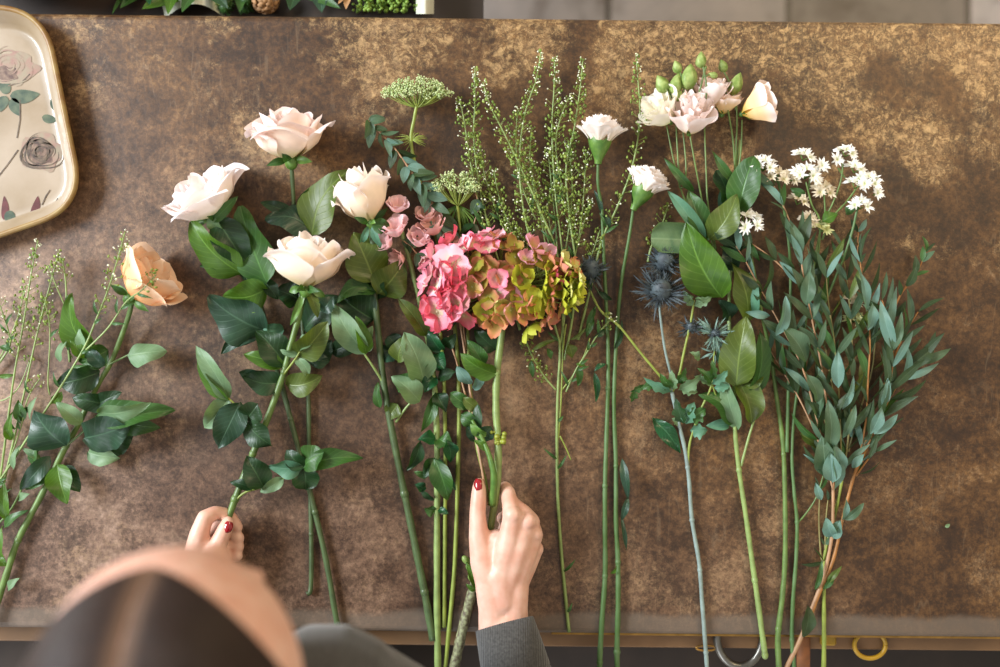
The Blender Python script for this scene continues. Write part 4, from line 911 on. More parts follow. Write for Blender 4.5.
leaves(r, [
    (722, 298, 26, 686, 222, 48, 44, 'leaf_bright', dict(fold=.3, curve=-.05)), (720, 294, 24, 700, 232, 40, 30, 'leaf_olive', dict(fold=.3)),
    (694, 240, 26, 651, 238, 34, 42, 'leaf_pale', dict(shape='blunt', curl=1.4, bend=.02, wave=.02, roll=0, fold=0)),
    (704, 242, 24, 667, 190, 34, 16, 'leaf_teal', {}), (704, 244, 22, 688, 190, 30, 26, 'leaf_mid', {}), (694, 192, 20, 664, 158, 26, 9, 'leaf_mid', {}),
    (709, 240, 30, 737, 194, 40, 30, 'leaf_olive', dict(curve=.1, fold=.15)), (738, 216, 26, 754, 156, 38, 30, 'leaf_mid', dict(shape='round', fold=.15)),
    (728, 204, 14, 716, 170, 22, 26, 'leaf_deep', dict(shape='round')), (732, 216, 14, 726, 182, 18, 22, 'leaf_blue', {}), (728, 262, 16, 736, 220, 20, 20, 'leaf_deep', {}), (736, 184, 22, 712, 150, 30, 10, 'leaf_mid', dict(curve=-.1)),
    (734, 272, 20, 730, 238, 24, 18, 'leaf_blue', {}), (748, 322, 22, 732, 262, 30, 34, 'leaf_olive', dict(fold=.2)), (750, 320, 20, 752, 270, 26, 22, 'leaf_teal', dict(fold=.3)), (730, 320, 14, 720, 300, 18, 20, 'leaf_blue', {}),
    (736, 386, 22, 746, 316, 40, 38, 'leaf_olive', dict(fold=.35, bend=.1)), (752, 394, 18, 760, 330, 26, 22, 'leaf_mid', {}), (738, 380, 18, 752, 424, 14, 32, 'leaf_olive', dict(curl=.8)), (742, 384, 20, 764, 372, 22, 22, 'leaf_olive', {}),
    (732, 424, 12, 700, 394, 20, 26, 'leaf_mid', dict(curve=.12)), (730, 424, 10, 706, 426, 14, 12, 'leaf_teal', {}), (738, 430, 10, 722, 372, 16, 18, 'leaf_pale', {}), (728, 372, 10, 716, 350, 12, 16, 'leaf_teal', {})], serr=0)

# ------------------------------------------------------------------ star clusters on tall green stems
def star_cluster(root, x, y, h, R, n, seed, pal=None, dx=0, dy=-1):
    rnd = random.Random(seed); e_, b_, f_ = [lin(c) for c in (pal or ((250, 250, 246), (246, 248, 236), (206, 216, 150)))]
    ax0 = ax2(dx * 10, dy * 10, .9).normalized(); c0 = P(x, y, h); par = root; root = sub(root, 'blossom_cluster')
    for i in range(n):
        a = 2 * PI * i / max(1, n - 1) + rnd.uniform(-.3, .3); q = 0 if i == 0 and n > 2 else R * S * rnd.uniform(.75, 1.0)
        Rm0 = rot_to(ax0); o = Rm0 @ Vector((math.cos(a) * q, math.sin(a) * q, (R * S * .35 if q == 0 else 0)))
        c = c0 + o; ax = (ax0 + o.normalized() * .8 if q else ax0); Rm = rot_to(ax, rnd.uniform(0, 6)); mb = MB(ZM); m = 13
        for k in range(m):
            th = 2 * PI * k / m + rnd.uniform(-.15, .15); L = .0092 * rnd.uniform(.8, 1.15); up = rnd.uniform(.1, .75)
            d = Rm @ Vector((math.cos(th), math.sin(th), up)); d.normalize(); b = len(mb.v)
            leaf_mb(c, c + d * L, .0026, 'lance', .3, .1, nu=2, nv=4, mb=mb)
            for j in range(b, len(mb.v)): mb.c[j] = mixv(f_, e_, sst(0, .5, (mb.v[j] - c).length / L))
        mb.ball(c, .0012, 6, 4, None, f_)
        mb.build('blossom', M['petal'], root)
    mb = MB(ZM); base = c0 - ax0 * R * S * .9
    for i in range(n): 
        a = 2 * PI * i / max(1, n - 1); o = rot_to(ax0) @ Vector((math.cos(a), math.sin(a), 0)) * R * S * .6
        mb.tube([base, c0 + o - ax0 * .001], .0006, 5)
    mb.build('blossom_stalk', M['calyx'], root)
OFF = ((226, 214, 190), (214, 204, 168), (180, 176, 110)); LIM = ((206, 208, 150), (190, 196, 120), (160, 170, 90))
GS = 'white star clusters on tall green stems'
r = plant('starflower', 780, 667, 'thick glaucous stem topped by the left clusters of white starry blossoms', 'flower', GS)
stem_mb([(746, 232, 26), (752, 262, 22), (763, 320, 16), (770, 350, 10), (777, 400, 7), (783, 444, 6), (785, 500, 6), (785, 560, 6), (782, 600, 6), (778, 636, 5), (779, 670, 3), (780, 690, 0)], 1.6, 3.6, knots=[(783, 455), (779, 626)]).build('stem', M['stem_green'], r)
mb = stem_mb([(776, 172, 34), (784, 210, 30), (790, 260, 20), (790, 330, 14), (788, 400, 10), (787, 452, 7)], 1.2, 2.2); mb.build('side_shoot', M['stem_carnation'], r)
star_cluster(r, 746, 220, 34, 13, 8, 1); star_cluster(r, 764, 164, 36, 9, 5, 2); star_cluster(r, 778, 176, 36, 8, 4, 22, OFF)
leaves(r, [(748, 240, 26, 760, 262, 24, 6, 'leaf_mid', {}), (748, 236, 26, 742, 250, 22, 6, 'leaf_mid', {})], shape='lance')
r = plant('starflower', 793, 667, 'slimmer green stem with the right clusters of white starry blossoms', 'flower', GS)
stem_mb([(858, 205, 34), (852, 232, 30), (842, 262, 24), (826, 300, 16), (808, 350, 10), (796, 400, 7), (792, 450, 6), (794, 490, 5), (797, 522, 5), (796, 560, 5), (793, 600, 5), (792, 640, 4), (794, 668, 3), (795, 690, 0)], 1.3, 2.6, knots=[(797, 522), (792, 640)]).build('stem', M['stem_carnation'], r)
mb = MB(ZM)
for l in ([(843, 160, 38), (841, 180, 36), (832, 205, 32), (822, 225, 28), (815, 260, 20), (805, 330, 12)], [(806, 182, 38), (812, 205, 34), (820, 222, 28), (818, 260, 20)], [(862, 180, 38), (848, 200, 34), (832, 218, 30), (822, 240, 24)], [(824, 192, 34), (825, 215, 30), (822, 232, 26)], [(825, 470, 10), (816, 498, 7), (804, 516, 5), (797, 523, 5)], [(845, 178, 36), (838, 168, 36)], [(812, 170, 38), (808, 190, 34)]):
    stem_mb(l, .9, 1.1, mb)
mb.build('side_shoot', M['stem_green'], r)
for q in [(804, 156, 42, 6, 3, 3), (806, 172, 42, 9, 6, 4), (818, 164, 40, 5, 2, 5), (846, 152, 42, 6, 3, 6), (834, 158, 38, 4, 2, 16), (855, 168, 40, 6, 3, 7), (868, 180, 42, 9, 6, 8), (856, 184, 40, 6, 3, 9), (874, 192, 40, 4, 2, 10), (860, 204, 38, 7, 4, 11), (812, 178, 38, 4, 2, 17)]:
    star_cluster(r, *q)
for q in [(824, 190, 32, 8, 5, 12, OFF), (790, 178, 34, 5, 3, 13, OFF), (808, 220, 26, 5, 3, 14, OFF), (821, 228, 28, 5, 3, 15, LIM), (806, 216, 24, 5, 2, 18, OFF), (798, 200, 30, 6, 3, 19, OFF), (854, 318, 14, 6, 4, 20, LIM), (852, 300, 12, 4, 3, 21, OFF)]:
    star_cluster(r, *q)
leaves(r, [(852, 214, 32, 846, 206, 34, 10, 'leaf_mid', {}), (822, 222, 30, 838, 214, 34, 12, 'leaf_bright', {}), (806, 196, 32, 790, 188, 30, 8, 'leaf_mid', {})], shape='lance')

# ------------------------------------------------------------------ eucalyptus branches
def branch(x, y, lab, main, twigs, seed, mats, stem_mat, twig_mat, gr, L=34, w=10, xtra=()):
    rt = plant('eucalyptus_branch', x, y, lab, 'foliage', gr)
    stem_mb(main, 1.6, 2.8).build('stem', M[stem_mat], rt)
    for i, l in enumerate(twigs):
        ll, ww, n = L, w, None
        if isinstance(l[0], tuple) and len(l[0]) == 4: _, ll, ww, n = l[0]; l = l[1:]
        tw_ = stem_mb(l, .7, 1.3, None, 5, 6).build('twig', M[twig_mat], rt)
        pts = path(l); ln = sum((pts[k + 1] - pts[k]).length for k in range(len(pts) - 1)) / S
        n = n or max(3, int(ln / 19))
        pairs(tw_, pts, 0.0, 0.93, n, ll * 1.1, ww * .80, mats, seed * 31 + i, 'lance', .5, taper=.8, rollv=1.1, skip=.10, fwd=-1)
    for q in xtra: add_leaf(rt, *q[:8], **(q[8] if len(q) > 8 else dict(shape='lance')))
    return rt
GE = 'long leafed eucalyptus branches at the right'
branch(786, 690, 'eucalyptus branch on a pinkish stem, leftmost of the branches, leaning over the star stems',
    [(833, 482, 14), (833, 510, 12), (832, 536, 10), (824, 575, 8), (812, 608, 7), (800, 640, 6), (787, 667, 3), (778, 690, 0)],
    [[(736, 246, 34), (746, 262, 34), (762, 292, 32), (780, 324, 30), (800, 362, 26), (812, 400, 22), (824, 450, 18), (833, 490, 14)],
     [(774, 186, 38), (786, 212, 38), (798, 244, 36), (804, 280, 34), (812, 320, 30), (822, 370, 26), (828, 420, 20), (833, 480, 14)],
     [(752, 244, 28), (772, 258, 28), (790, 275, 28), (802, 284, 30), (808, 300, 30)],
     [(770, 350, 16), (782, 370, 16), (800, 400, 16), (818, 440, 14), (830, 478, 12)]],
    3, EU, 'stem_pink', 'stem_pink', GE, 32, 11,
    [(824, 476, 20, 822, 436, 30, 22, 'leaf_euca'), (836, 484, 22, 832, 440, 30, 16, 'leaf_euca_blue'), (832, 482, 26, 830, 452, 34, 18, 'leaf_euca_blue'), (834, 490, 22, 841, 452, 28, 8, 'leaf_euca_blue'), (828, 482, 20, 804, 454, 20, 6, 'leaf_euca_blue'), (821, 500, 12, 815, 482, 16, 8, 'leaf_euca_blue'), (832, 536, 14, 826, 518, 22, 14, 'leaf_euca_blue', dict(shape='ovate')), (833, 538, 14, 840, 520, 20, 14, 'leaf_euca_blue', dict(shape='ovate')),
     (803, 637, 14, 808, 606, 18, 14, 'leaf_euca_dark', dict(shape='round')), (815, 590, 8, 822, 560, 12, 6, 'leaf_mid'), (818, 448, 8, 800, 434, 10, 12, 'leaf_olive', dict(shape='round')), (776, 336, 34, 786, 296, 38, 13, 'leaf_euca_blue'), (770, 316, 34, 745, 312, 34, 8, 'leaf_euca_blue'), (806, 362, 34, 784, 328, 38, 20, 'leaf_euca', dict(shape='round')), (806, 306, 36, 810, 270, 40, 14, 'leaf_euca'), (800, 258, 38, 790, 220, 42, 12, 'leaf_euca'), (818, 402, 32, 806, 374, 36, 16, 'leaf_euca')])
branch(800, 690, 'eucalyptus branch on an orange stem fanning farthest to the right over bare table',
    [(866, 440, 16), (856, 470, 14), (851, 486, 12), (842, 522, 9), (833, 560, 8), (818, 596, 7), (808, 622, 6), (798, 644, 4), (786, 668, 2), (772, 692, 0)],
    [[(0, 36, 9, None), (860, 262, 30), (866, 300, 30), (870, 340, 28), (868, 380, 24), (866, 420, 18), (858, 462, 14)],
     [(0, 38, 10, None), (882, 300, 30), (891, 330, 30), (893, 360, 28), (886, 400, 24), (870, 440, 18), (856, 472, 14)],
     [(0, 32, 9, None), (918, 312, 14), (904, 336, 16), (892, 362, 18), (880, 400, 18)],
     [(0, 40, 11, None), (926, 356, 18), (908, 372, 20), (892, 394, 20), (878, 424, 18), (862, 462, 14)],
     [(0, 18, 9, 6), (926, 252, 18), (918, 270, 18), (908, 284, 18), (898, 300, 18), (890, 326, 20)],
     [(0, 16, 8, 4), (858, 232, 14), (858, 250, 14), (858, 272, 14), (862, 300, 14)],
     [(0, 26, 7, 3), (874, 452, 20), (866, 462, 18), (856, 476, 14)]],
    4, EU + ['leaf_euca_dark', 'leaf_euca_dark'], 'stem_orange', 'stem_orange', GE, 36, 10,
    [(866, 312, 34, 858, 268, 40, 9, 'leaf_euca_blue'), (868, 330, 32, 872, 302, 38, 12, 'leaf_euca_blue'), (894, 350, 32, 880, 300, 38, 12, 'leaf_euca_blue'), (892, 352, 32, 902, 312, 38, 9, 'leaf_euca'), (870, 434, 30, 882, 406, 34, 12, 'leaf_euca_blue'), (874, 434, 26, 898, 414, 30, 9, 'leaf_euca_blue'), (882, 406, 28, 888, 378, 34, 9, 'leaf_euca_blue'), (904, 370, 22, 936, 344, 24, 14, 'leaf_euca_dark'),
     (842, 520, 14, 846, 498, 22, 7, 'leaf_euca_blue'), (844, 520, 14, 864, 503, 18, 9, 'leaf_euca'), (852, 468, 20, 864, 454, 24, 8, 'leaf_euca_blue'), (826, 584, 10, 842, 566, 14, 6, 'leaf_olive'), (822, 590, 8, 836, 570, 12, 6, 'leaf_mid')])
branch(824, 667, 'eucalyptus branch between the other two, its thin green stems ending straight below',
    [(842, 480, 12), (836, 510, 8), (826, 548, 4), (824, 580, 4), (824, 620, 4), (824, 650, 3), (823, 690, 0)],
    [[(826, 268, 24), (828, 300, 26), (834, 340, 26), (838, 380, 24), (840, 420, 20), (841, 462, 14)],
     [(842, 248, 20), (848, 290, 22), (852, 340, 22), (852, 390, 20), (848, 440, 16), (842, 480, 12)],
     [(812, 256, 12), (818, 300, 14), (826, 350, 14), (834, 400, 14), (838, 450, 12)],
     [(796, 330, 10), (806, 372, 12), (822, 412, 12), (834, 450, 12)],
     [(876, 330, 10), (872, 370, 10), (860, 410, 10), (848, 452, 10)],
     [(0, 22, 6, 2), (820, 490, 8), (819, 520, 6), (821, 556, 4), (825, 562, 4)],
     [(0, 14, 5, 2), (828, 500, 8), (826, 520, 6), (825, 550, 4)]],
    5, EU + ['leaf_euca_dark', 'leaf_euca_dark', 'leaf_olive'], 'stem_lime', 'stem_tan', GE, 34, 10,
    [(838, 388, 30, 838, 350, 36, 12, 'leaf_euca_blue'), (842, 410, 26, 854, 376, 30, 7, 'leaf_euca_blue'), (828, 452, 26, 828, 400, 32, 17, 'leaf_euca'), (843, 438, 24, 856, 404, 28, 9, 'leaf_euca')])
# ------------------------------------------------------------------ table
RZ = -0.0100
tab = thing('work_table', (0, 0.009, 0), 'long worktable with a worn bronze metal top holding all the cut flowers', 'table')
tab.rotation_euler = (0, 0, RZ)
def boxmesh(name, c, h, mat, parent, bev=0.003, seg=3):
    mb = MB(); mb.box((0, 0, 0), h); o = mb.build(name, mat, None, smooth=False)
    o.location = c; o.parent = parent
    if bev:
        b = o.modifiers.new('bevel', 'BEVEL'); b.width = bev; b.segments = seg; b.limit_method = 'NONE'
    return o
HD = 0.339
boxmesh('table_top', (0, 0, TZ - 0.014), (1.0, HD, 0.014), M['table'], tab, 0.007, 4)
boxmesh('edge_trim', (0.53, -HD - 0.0008, TZ - 0.0075), (0.47, 0.0016, 0.0022), M['brass'], tab, 0.0008)
boxmesh('rail', (0, -HD - 0.012, TZ - 0.050), (1.0, 0.012, 0.018), M['rail_wood'], tab, 0.002)
boxmesh('rail', (0, HD - 0.03, TZ - 0.060), (0.98, 0.012, 0.03), M['rail_wood'], tab, 0.002)
boxmesh('shelf', (0, -0.03, 0.70), (0.98, 0.425, 0.012), M['dark_wood'], tab, 0.003)
for sx in (-1, 1):
    for sy in (-1, 1):
        boxmesh('leg', (sx * 0.93, sy * 0.29, 0.436), (0.03, 0.03, 0.436), M['dark_wood'], tab, 0.004)

fl = MB(); fl.box((0, 0, -0.02), (3.0, 3.0, 0.02)); f = struct(fl.build('floor', M['floor'], None, False))
wm = simple('plaster', (206, 198, 184), 0.8, 0.05, 4)
# room walls, the left and front ones with tall window openings
def wall(name, boxes):
    mb = MB()
    for c, h in boxes: mb.box(c, h)
    return struct(mb.build(name, wm, None, False))
wall('wall_back', [((0, 3.05, 1.5), (3.1, .05, 1.5))])
wall('wall_right', [((3.05, 0, 1.5), (.05, 3, 1.5))])
wall('wall_left', [((-3.05, 0, .2), (.05, 3, .2)), ((-3.05, 0, 2.85), (.05, 3, .15)), ((-3.05, -2.6, 1.55), (.05, .4, 1.15)), ((-3.05, 2.7, 1.55), (.05, .3, 1.15))])
wall('wall_front', [((0, -3.05, .4), (3.1, .05, .4)), ((0, -3.05, 2.85), (3.1, .05, .15)), ((1.9, -3.05, 1.75), (1.2, .05, .95)), ((-2.95, -3.05, 1.75), (.15, .05, .95))])

# ------------------------------------------------------------------ tray
def bez(a, b, c, n):
    return [(a * (1 - t) ** 2 + b * 2 * t * (1 - t) + c * t * t) for t in [i / n for i in range(n + 1)]]
def rounded(poly, r, n=10):
    out = []
    m = len(poly)
    for i in range(m):
        p, a, b = poly[i], poly[i - 1], poly[(i + 1) % m]
        out += bez(p + (a - p).normalized() * r, p, p + (b - p).normalized() * r, n)
    return out
H0 = 22
corners = [P(-270, 330, H0), P(85, 207, H0), P(44, 7, H0), P(-270, -2, H0)]
corners = [Vector((c.x, c.y, 0)) for c in corners]
rim = rounded(corners, 0.052, 12); cen = sum(rim, Vector()) / len(rim)
def ringpts(inset, z):
    out = []; m = len(rim)
    for i in range(m):
        t = (rim[(i + 1) % m] - rim[i - 1]).normalized(); nrm = Vector((-t.y, t.x, 0))
        if (cen - rim[i]).dot(nrm) < 0: nrm = -nrm
        q = rim[i] + nrm * inset; out.append(Vector((q.x, q.y, TZ + z)))
    return out
tr = thing('serving_tray', P(-40, 130, 0), 'cream serving tray printed with faded roses and green leaves, yellow worn rim, top left corner', 'tray')
def rings(lst, fill=True):
    mb = MB(); m = len(rim)
    for (ins, z) in lst:
        for q in ringpts(ins, z): mb.v.append(q); mb.uv.append((0, 0)); mb.c.append((1, 1, 1))
    for k in range(len(lst) - 1):
        for i in range(m):
            j = (i + 1) % m; mb.f.append((k * m + i, k * m + j, (k + 1) * m + j, (k + 1) * m + i))
    if fill:
        k = len(mb.v); z = lst[-1][1]; b0 = (len(lst) - 1) * m; mb.v.append(Vector((cen.x, cen.y, TZ + z))); mb.uv.append((0, 0)); mb.c.append((1, 1, 1))
        for i in range(m): mb.f.append((b0 + i, b0 + (i + 1) % m, k))
    return mb
M['tray_cream'] = simple('tray_cream', (150, 134, 114), 0.4, 0.08, 12, rgb2=(122, 102, 72), coat=0.15, detail=6)
M['tray_rim'] = simple('tray_rim', (140, 116, 66), 0.45, 0.15, 60, rgb2=(118, 84, 38), detail=6)
M['print_pink'] = simple('print_pink', (138, 106, 94), 0.3, 0.2, 110, rgb2=(134, 122, 102), coat=0.35, detail=8)
M['print_rose'] = simple('print_rose', (72, 48, 42), 0.3, 0.2, 160, rgb2=(120, 98, 82), coat=0.35, detail=8)
M['print_line'] = simple('print_line', (60, 48, 40), 0.3, 0.2, 160, rgb2=(98, 82, 64), coat=0.35)
M['print_green'] = simple('print_green', (54, 70, 58), 0.25, 0.2, 130, rgb2=(86, 96, 76), coat=0.5, detail=6)
M['print_red'] = simple('print_red', (88, 44, 46), 0.25, 0.2, 130, coat=0.5)
rings([(0.0035, 0.0225), (0.008, 0.018), (0.014, 0.009), (0.018, 0.0056), (0.021, 0.005), (0.026, 0.005)]).build('tray_base', M['tray_cream'], tr)
rings([(0.012, 0.0), (0.004, 0.008), (-0.001, 0.019), (-0.001, 0.022), (0.0015, 0.0238), (0.0040, 0.0228), (0.0045, 0.0215)], False).build('tray_rim', M['tray_rim'], tr)
u = rings([(0.012, 0.0004), (0.013, 0.0005)]); u.build('underside', M['tray_rim'], tr)
TH = 5.4
def flat_leaf(x0, y0, x1, y1, w, mat, name='leaf_print', sh='ovate', cv=0.05):
    mb = leaf_mb(P(x0, y0, TH), P(x1, y1, TH), w * S, sh, 0, 0, 0, cv, 0, mb=MB()); 
    for v in mb.v: v.z = TZ + TH * .001 + (0.0001 if name == 'leaf_print' else 0)
    return mb.build(name, M[mat], tr)
def ribbon(mb, pts, wd):
    b = len(mb.v); m = len(pts)
    for i, p in enumerate(pts):
        t = pts[min(i + 1, m - 1)] - pts[max(i - 1, 0)]; q = Vector((-t.y, t.x, 0)).normalized() * wd[i]
        for z in (q, -q): mb.v.append(p + z); mb.uv.append((0, 0)); mb.c.append((1, 1, 1))
    for i in range(m - 1): mb.f.append((b + 2 * i, b + 2 * i + 1, b + 2 * i + 3, b + 2 * i + 2))
def spiral(cx, cy, R, turns, mat, name='rose_print'):
    mb = MB(); n = 90
    for k in range(int(turns)):
        r_ = R * (1 - k / turns); pts = []
        for i in range(25):
            a = k * 1.1 + i / 24 * 4.6; rr = r_ * (1 + .10 * math.sin(a * 3 + k)); pts.append(P(cx + rr * math.cos(a), cy + rr * .85 * math.sin(a), TH + .3))
        ribbon(mb, pts, [0.0001 + 0.0009 * math.sin(PI * i / 24) for i in range(25)])
    for v in mb.v: v.z = TZ + TH * .001 + .0003
    mb.build(name, M[mat], tr)
def blob(cx, cy, rx, ry, mat, name, seed):
    mb = MB(); n = 40; c = P(cx, cy, TH); mb.v.append(c); mb.uv.append((0, 0)); mb.c.append((1, 1, 1))
    for i in range(n):
        a = 2 * PI * i / n; q = 1 + .12 * math.sin(a * 5 + seed) + .06 * math.sin(a * 9 + seed * 2)
        mb.v.append(P(cx + rx * q * math.cos(a), cy + ry * q * math.sin(a), TH)); mb.uv.append((0, 0)); mb.c.append((1, 1, 1))
    for i in range(n): mb.f.append((0, 1 + i, 1 + (i + 1) % n))
    for v in mb.v: v.z = TZ + TH * .001 + .00005 * seed / 3
    mb.build(name, M[mat], tr)
blob(12, 68, 26, 16, 'print_pink', 'rose_print', 1); blob(42, 152, 21, 19, 'print_pink', 'rose_print', 2)
blob(41, 153, 13, 12, 'print_rose', 'rose_print', 4); blob(6, 74, 12, 8, 'print_rose', 'rose_print', 5); spiral(40, 152, 18, 9, 'print_line'); spiral(42, 152, 21, 3, 'print_line'); spiral(10, 66, 22, 5, 'print_pink')
for q in [(10, 96, 40, 94, 15), (12, 98, 20, 116, 12), (6, 96, 0, 112, 12), (10, 92, -2, 84, 12), (42, 117, 58, 120, 9), (52, 98, 58, 114, 7), (6, 212, 16, 222, 12)]:
    flat_leaf(*q, 'print_green')
for q in [(32, 218, 38, 196, 9), (4, 220, 4, 196, 8)]: flat_leaf(*q, 'print_red', 'rosebud_print')
for i, l in enumerate([[(20, 100), (20, 120), (17, 138)], [(18, 150), (8, 164), (-6, 182)], [(42, 205), (46, 196), (50, 190)], [(46, 212), (54, 206), (58, 198)], [(30, 74), (22, 82), (8, 86)]]):
    mb = MB(); ribbon(mb, [P(x, y, TH) for x, y in l], [.0006] * 3)
    for v in mb.v: v.z = TZ + TH * .001 + .0002
    mb.build('twig_print', M['print_line'], tr)

# ------------------------------------------------------------------ behind the table
std = thing('display_crate', (-0.37, 0.62, 0), 'dark low crate behind the table carrying wrapped bunches', 'crate')
mb = MB(); mb.box((-0.39, 0.645, 0.80), (0.37, 0.278, 0.02)); mb.build('crate_top', M['dark_wood'], std, False)
for sx in (-1, 1):
    for sy in (-1, 1):
        mb = MB(); mb.box((-0.39 + sx * .34, 0.65 + sy * .22, 0.39), (0.02, 0.02, 0.39)); mb.build('leg', M['dark_wood'], std, False)
bowl = thing('ceramic_bowl', P(2, -138, -80), 'salmon pink glazed bowl peeking in at the top left corner', 'bowl')
def bw(u, v):
    prof = [(0.0, -.128), (.04, -.128), (.075, -.11), (.098, -.06), (.103, -.03), (.101, -.028), (.094, -.055), (.07, -.10), (.03, -.118), (0.0005, -.12)]
    k = v * (len(prof) - 1); i = min(len(prof) - 2, int(k)); t = k - i
    r_ = prof[i][0] * (1 - t) + prof[i + 1][0] * t; z = prof[i][1] * (1 - t) + prof[i + 1][1] * t
    r_ *= 1.62; c = P(2, -138, -30); return (c.x + r_ * math.cos(2 * PI * u), c.y + r_ * math.sin(2 * PI * u), TZ + z + .0475)
MB().grid(bw, 64, 36, True).build('bowl_body', M['pink_ceramic'], bowl)
def bunch(name, x, y, h, label, cat, kind, seed):
    rt = thing(name, P(x, y, h - 50), label, cat); rnd = random.Random(seed); c = P(x, y, h)
    return rt, rnd, c
r, rnd, c = bunch('wrapped_bouquet', 160, -8, -40, 'bunch of bright green broad leaves in white paper beyond the back table edge', 'foliage', 0, 1)
for (a, b, e, f, w, m_) in [(185, -6, 142, 9, 20, 'leaf_bright'), (180, -16, 168, 14, 18, 'leaf_bright'), (150, -10, 120, 8, 14, 'leaf_mid'), (200, -10, 182, 12, 16, 'leaf_mid'), (140, -20, 128, 0, 16, 'leaf_deep'), (210, -12, 228, 8, 18, 'leaf_deep'), (130, -6, 112, 14, 6, 'leaf_mid'), (152, -16, 150, 4, 20, 'leaf_glossy')]:
    leaf_mb(P(a, b, -72), P(e, f, -35), w * S * 1.05, 'ovate', .25, .1, mb=MB()).build('leaf', M[m_], r)
mb = MB(); mb.grid(lambda u, v: P(165 + 60 * u - 20 * v, 18 - 14 * math.sin(u * PI) - 90 * v, -70 + 20 * math.sin(u * PI)), 14, 8).build('paper_wrap', M['paper'], r)
r, rnd, c = bunch('seed_head_bunch', 230, -4, -40, 'bunch of fuzzy pale green buds beyond the table beside the white paper', 'flower', 0, 2)
for i in range(16):
    q = P(218 + rnd.uniform(-14, 30), -12 + rnd.uniform(-26, 22), -64 + rnd.uniform(-6, 8)); mb = MB(); mb.ball(q, .007, 10, 8)
    for k in range(40):
        d = Vector((rnd.gauss(0, 1), rnd.gauss(0, 1), rnd.gauss(0, 1))).normalized(); mb.tube([q + d * .006, q + d * .011], [.0008, .0002], 3, False)
    mb.build('bud', M['bud_green'] if i % 2 else M['leaf_mid'], r)
r, rnd, c = bunch('scabiosa_pod', 262, -2, -40, 'round brown papery seed pod beyond the table among green leaves', 'flower', 0, 3)
mb = MB(); q = P(265, -1, -62)
for k in range(120):
    d = Vector((rnd.gauss(0, 1), rnd.gauss(0, 1), rnd.gauss(0, 1))).normalized(); mb.ball(q + d * .016, (.0038, .0038, .0014), 6, 4, d)
mb.build('pod', M['pod_brown'], r)
for (a, b, e, f, w, m_) in [(300, -12, 290, 10, 22, 'leaf_deep'), (320, -14, 322, 12, 24, 'leaf_blue'), (300, -10, 340, 8, 16, 'leaf_mid'), (244, -8, 240, 12, 14, 'leaf_mid')]:
    leaf_mb(P(a, b, -74), P(e, f, -45), w * S, 'ovate', .25, .1, mb=MB()).build('leaf', M[m_], r)
r, rnd, c = bunch('sedum_bunch', 385, -4, -40, 'dense lime green sedum head beyond the table beside white wrapping', 'flower', 0, 4)
for j in range(5):
    mb = MB()
    for i in range(110):
        mb.ball(P(362 + j * 12 + rnd.uniform(-9, 9), -12 + rnd.uniform(-24, 24), -66 + rnd.uniform(-12, 12)), rnd.uniform(.0016, .0028), 6, 4)
    mb.build('flower_head', M['sedum'], r)
for (a, b, e, f, w) in [(350, -10, 346, 9, 12), (356, -14, 338, 4, 10)]:
    leaf_mb(P(a, b, -74), P(e, f, -45), w * S, 'ovate', .25, .1, mb=MB()).build('petal_leaf', M['pod_brown'], r)
MB().grid(lambda u, v: P(416 + 18 * u, 14 - 80 * v, -60 + 25 * math.sin(u * PI)), 10, 6).build('paper_wrap', M['paper'], r)

# ------------------------------------------------------------------ things on the shelf under the front edge
SHZ = TZ - 0.188
def on_shelf(x, y, dz=0): 
    p = P(x, y, -188 + dz * 1000); return p
sc_ = thing('scissors', on_shelf(866, 650), 'scissors with yellow ring handles poking out below the front edge on the right', 'scissors')
for dx in (0, -38):
    mb = MB(); c = P(870, 645 + dx * .8, -27); n = 36
    pts = [c + Vector((.0175 * math.cos(2 * PI * i / n), .0150 * math.sin(2 * PI * i / n), 0)) for i in range(n + 1)]
    mb.tube(pts, .0026, 8).build('handle', M['yellow_plastic'], sc_)
mb = MB(); c = P(866, 612, -27)
mb.grid(lambda u, v: c + Vector((0.006 * (u - .5), .02 + .12 * v, 0.001 * math.sin(PI * u))), 4, 8); mb.build('blade', M['steel'], sc_)
for i, (x, y, mm, nm, lab, cat) in enumerate([(722, 652, 'steel', 'bucket_handle', 'curved dark metal bucket handle showing below the table edge', 'handle'), (706, 648, 'brass', 'brass_ring', 'thin brass ring showing below the table edge under the pale blue stem', 'ring')]):
    mb = MB(); c = P(x, y, -27); n = 30; R1 = (.026, .034) if i == 0 else (.011, .003)
    pts = [c + Vector((R1[0] * math.cos(2 * PI * k / n) + (.02 if i == 0 else 0), R1[1] * math.sin(2 * PI * k / n) + (.018 if i == 0 else 0), 0)) for k in range(n + 1)]
    o = mb.tube(pts, .0045 if i == 0 else .0012, 8).build(nm, M[mm], None); tag(o, lab, cat)
mb = MB(); mb.grid(lambda u, v: P(797 + 12 * u, 632 + 60 * v, -30 - 60 * max(0, v - .35) + 3 * math.sin(PI * u)), 5, 8)
o = mb.build('leather_strap', M['leather'], None); s_ = o.modifiers.new('s', 'SOLIDIFY'); s_.thickness = .002; tag(o, 'brown leather strap hanging below the table edge between the green stems', 'strap')
mb = MB(); mb.box(P(828, 640, -29), (.009, .006, .003)); o = mb.build('yellow_tag', M['yellow_plastic'], None, False); b_ = o.modifiers.new('b', 'BEVEL'); b_.width = .002; tag(o, 'small yellow block below the table edge left of the yellow scissors', 'tag')
mb = MB(); mb.tube(smooth_pts([P(334, 680, -40), P(338, 660, -28), P(350, 654, -26), P(362, 662, -28), P(376, 682, -40), P(372, 660, -28), P(350, 668, -30)], 6), .0022, 8)
o = mb.build('wire_coil', M['steel'], None); tag(o, 'loop of grey wire below the table edge beside the grey shoulder', 'wire')
for n_, (x, lab) in enumerate([(600, 'dark metal tin'), ]):
    pass

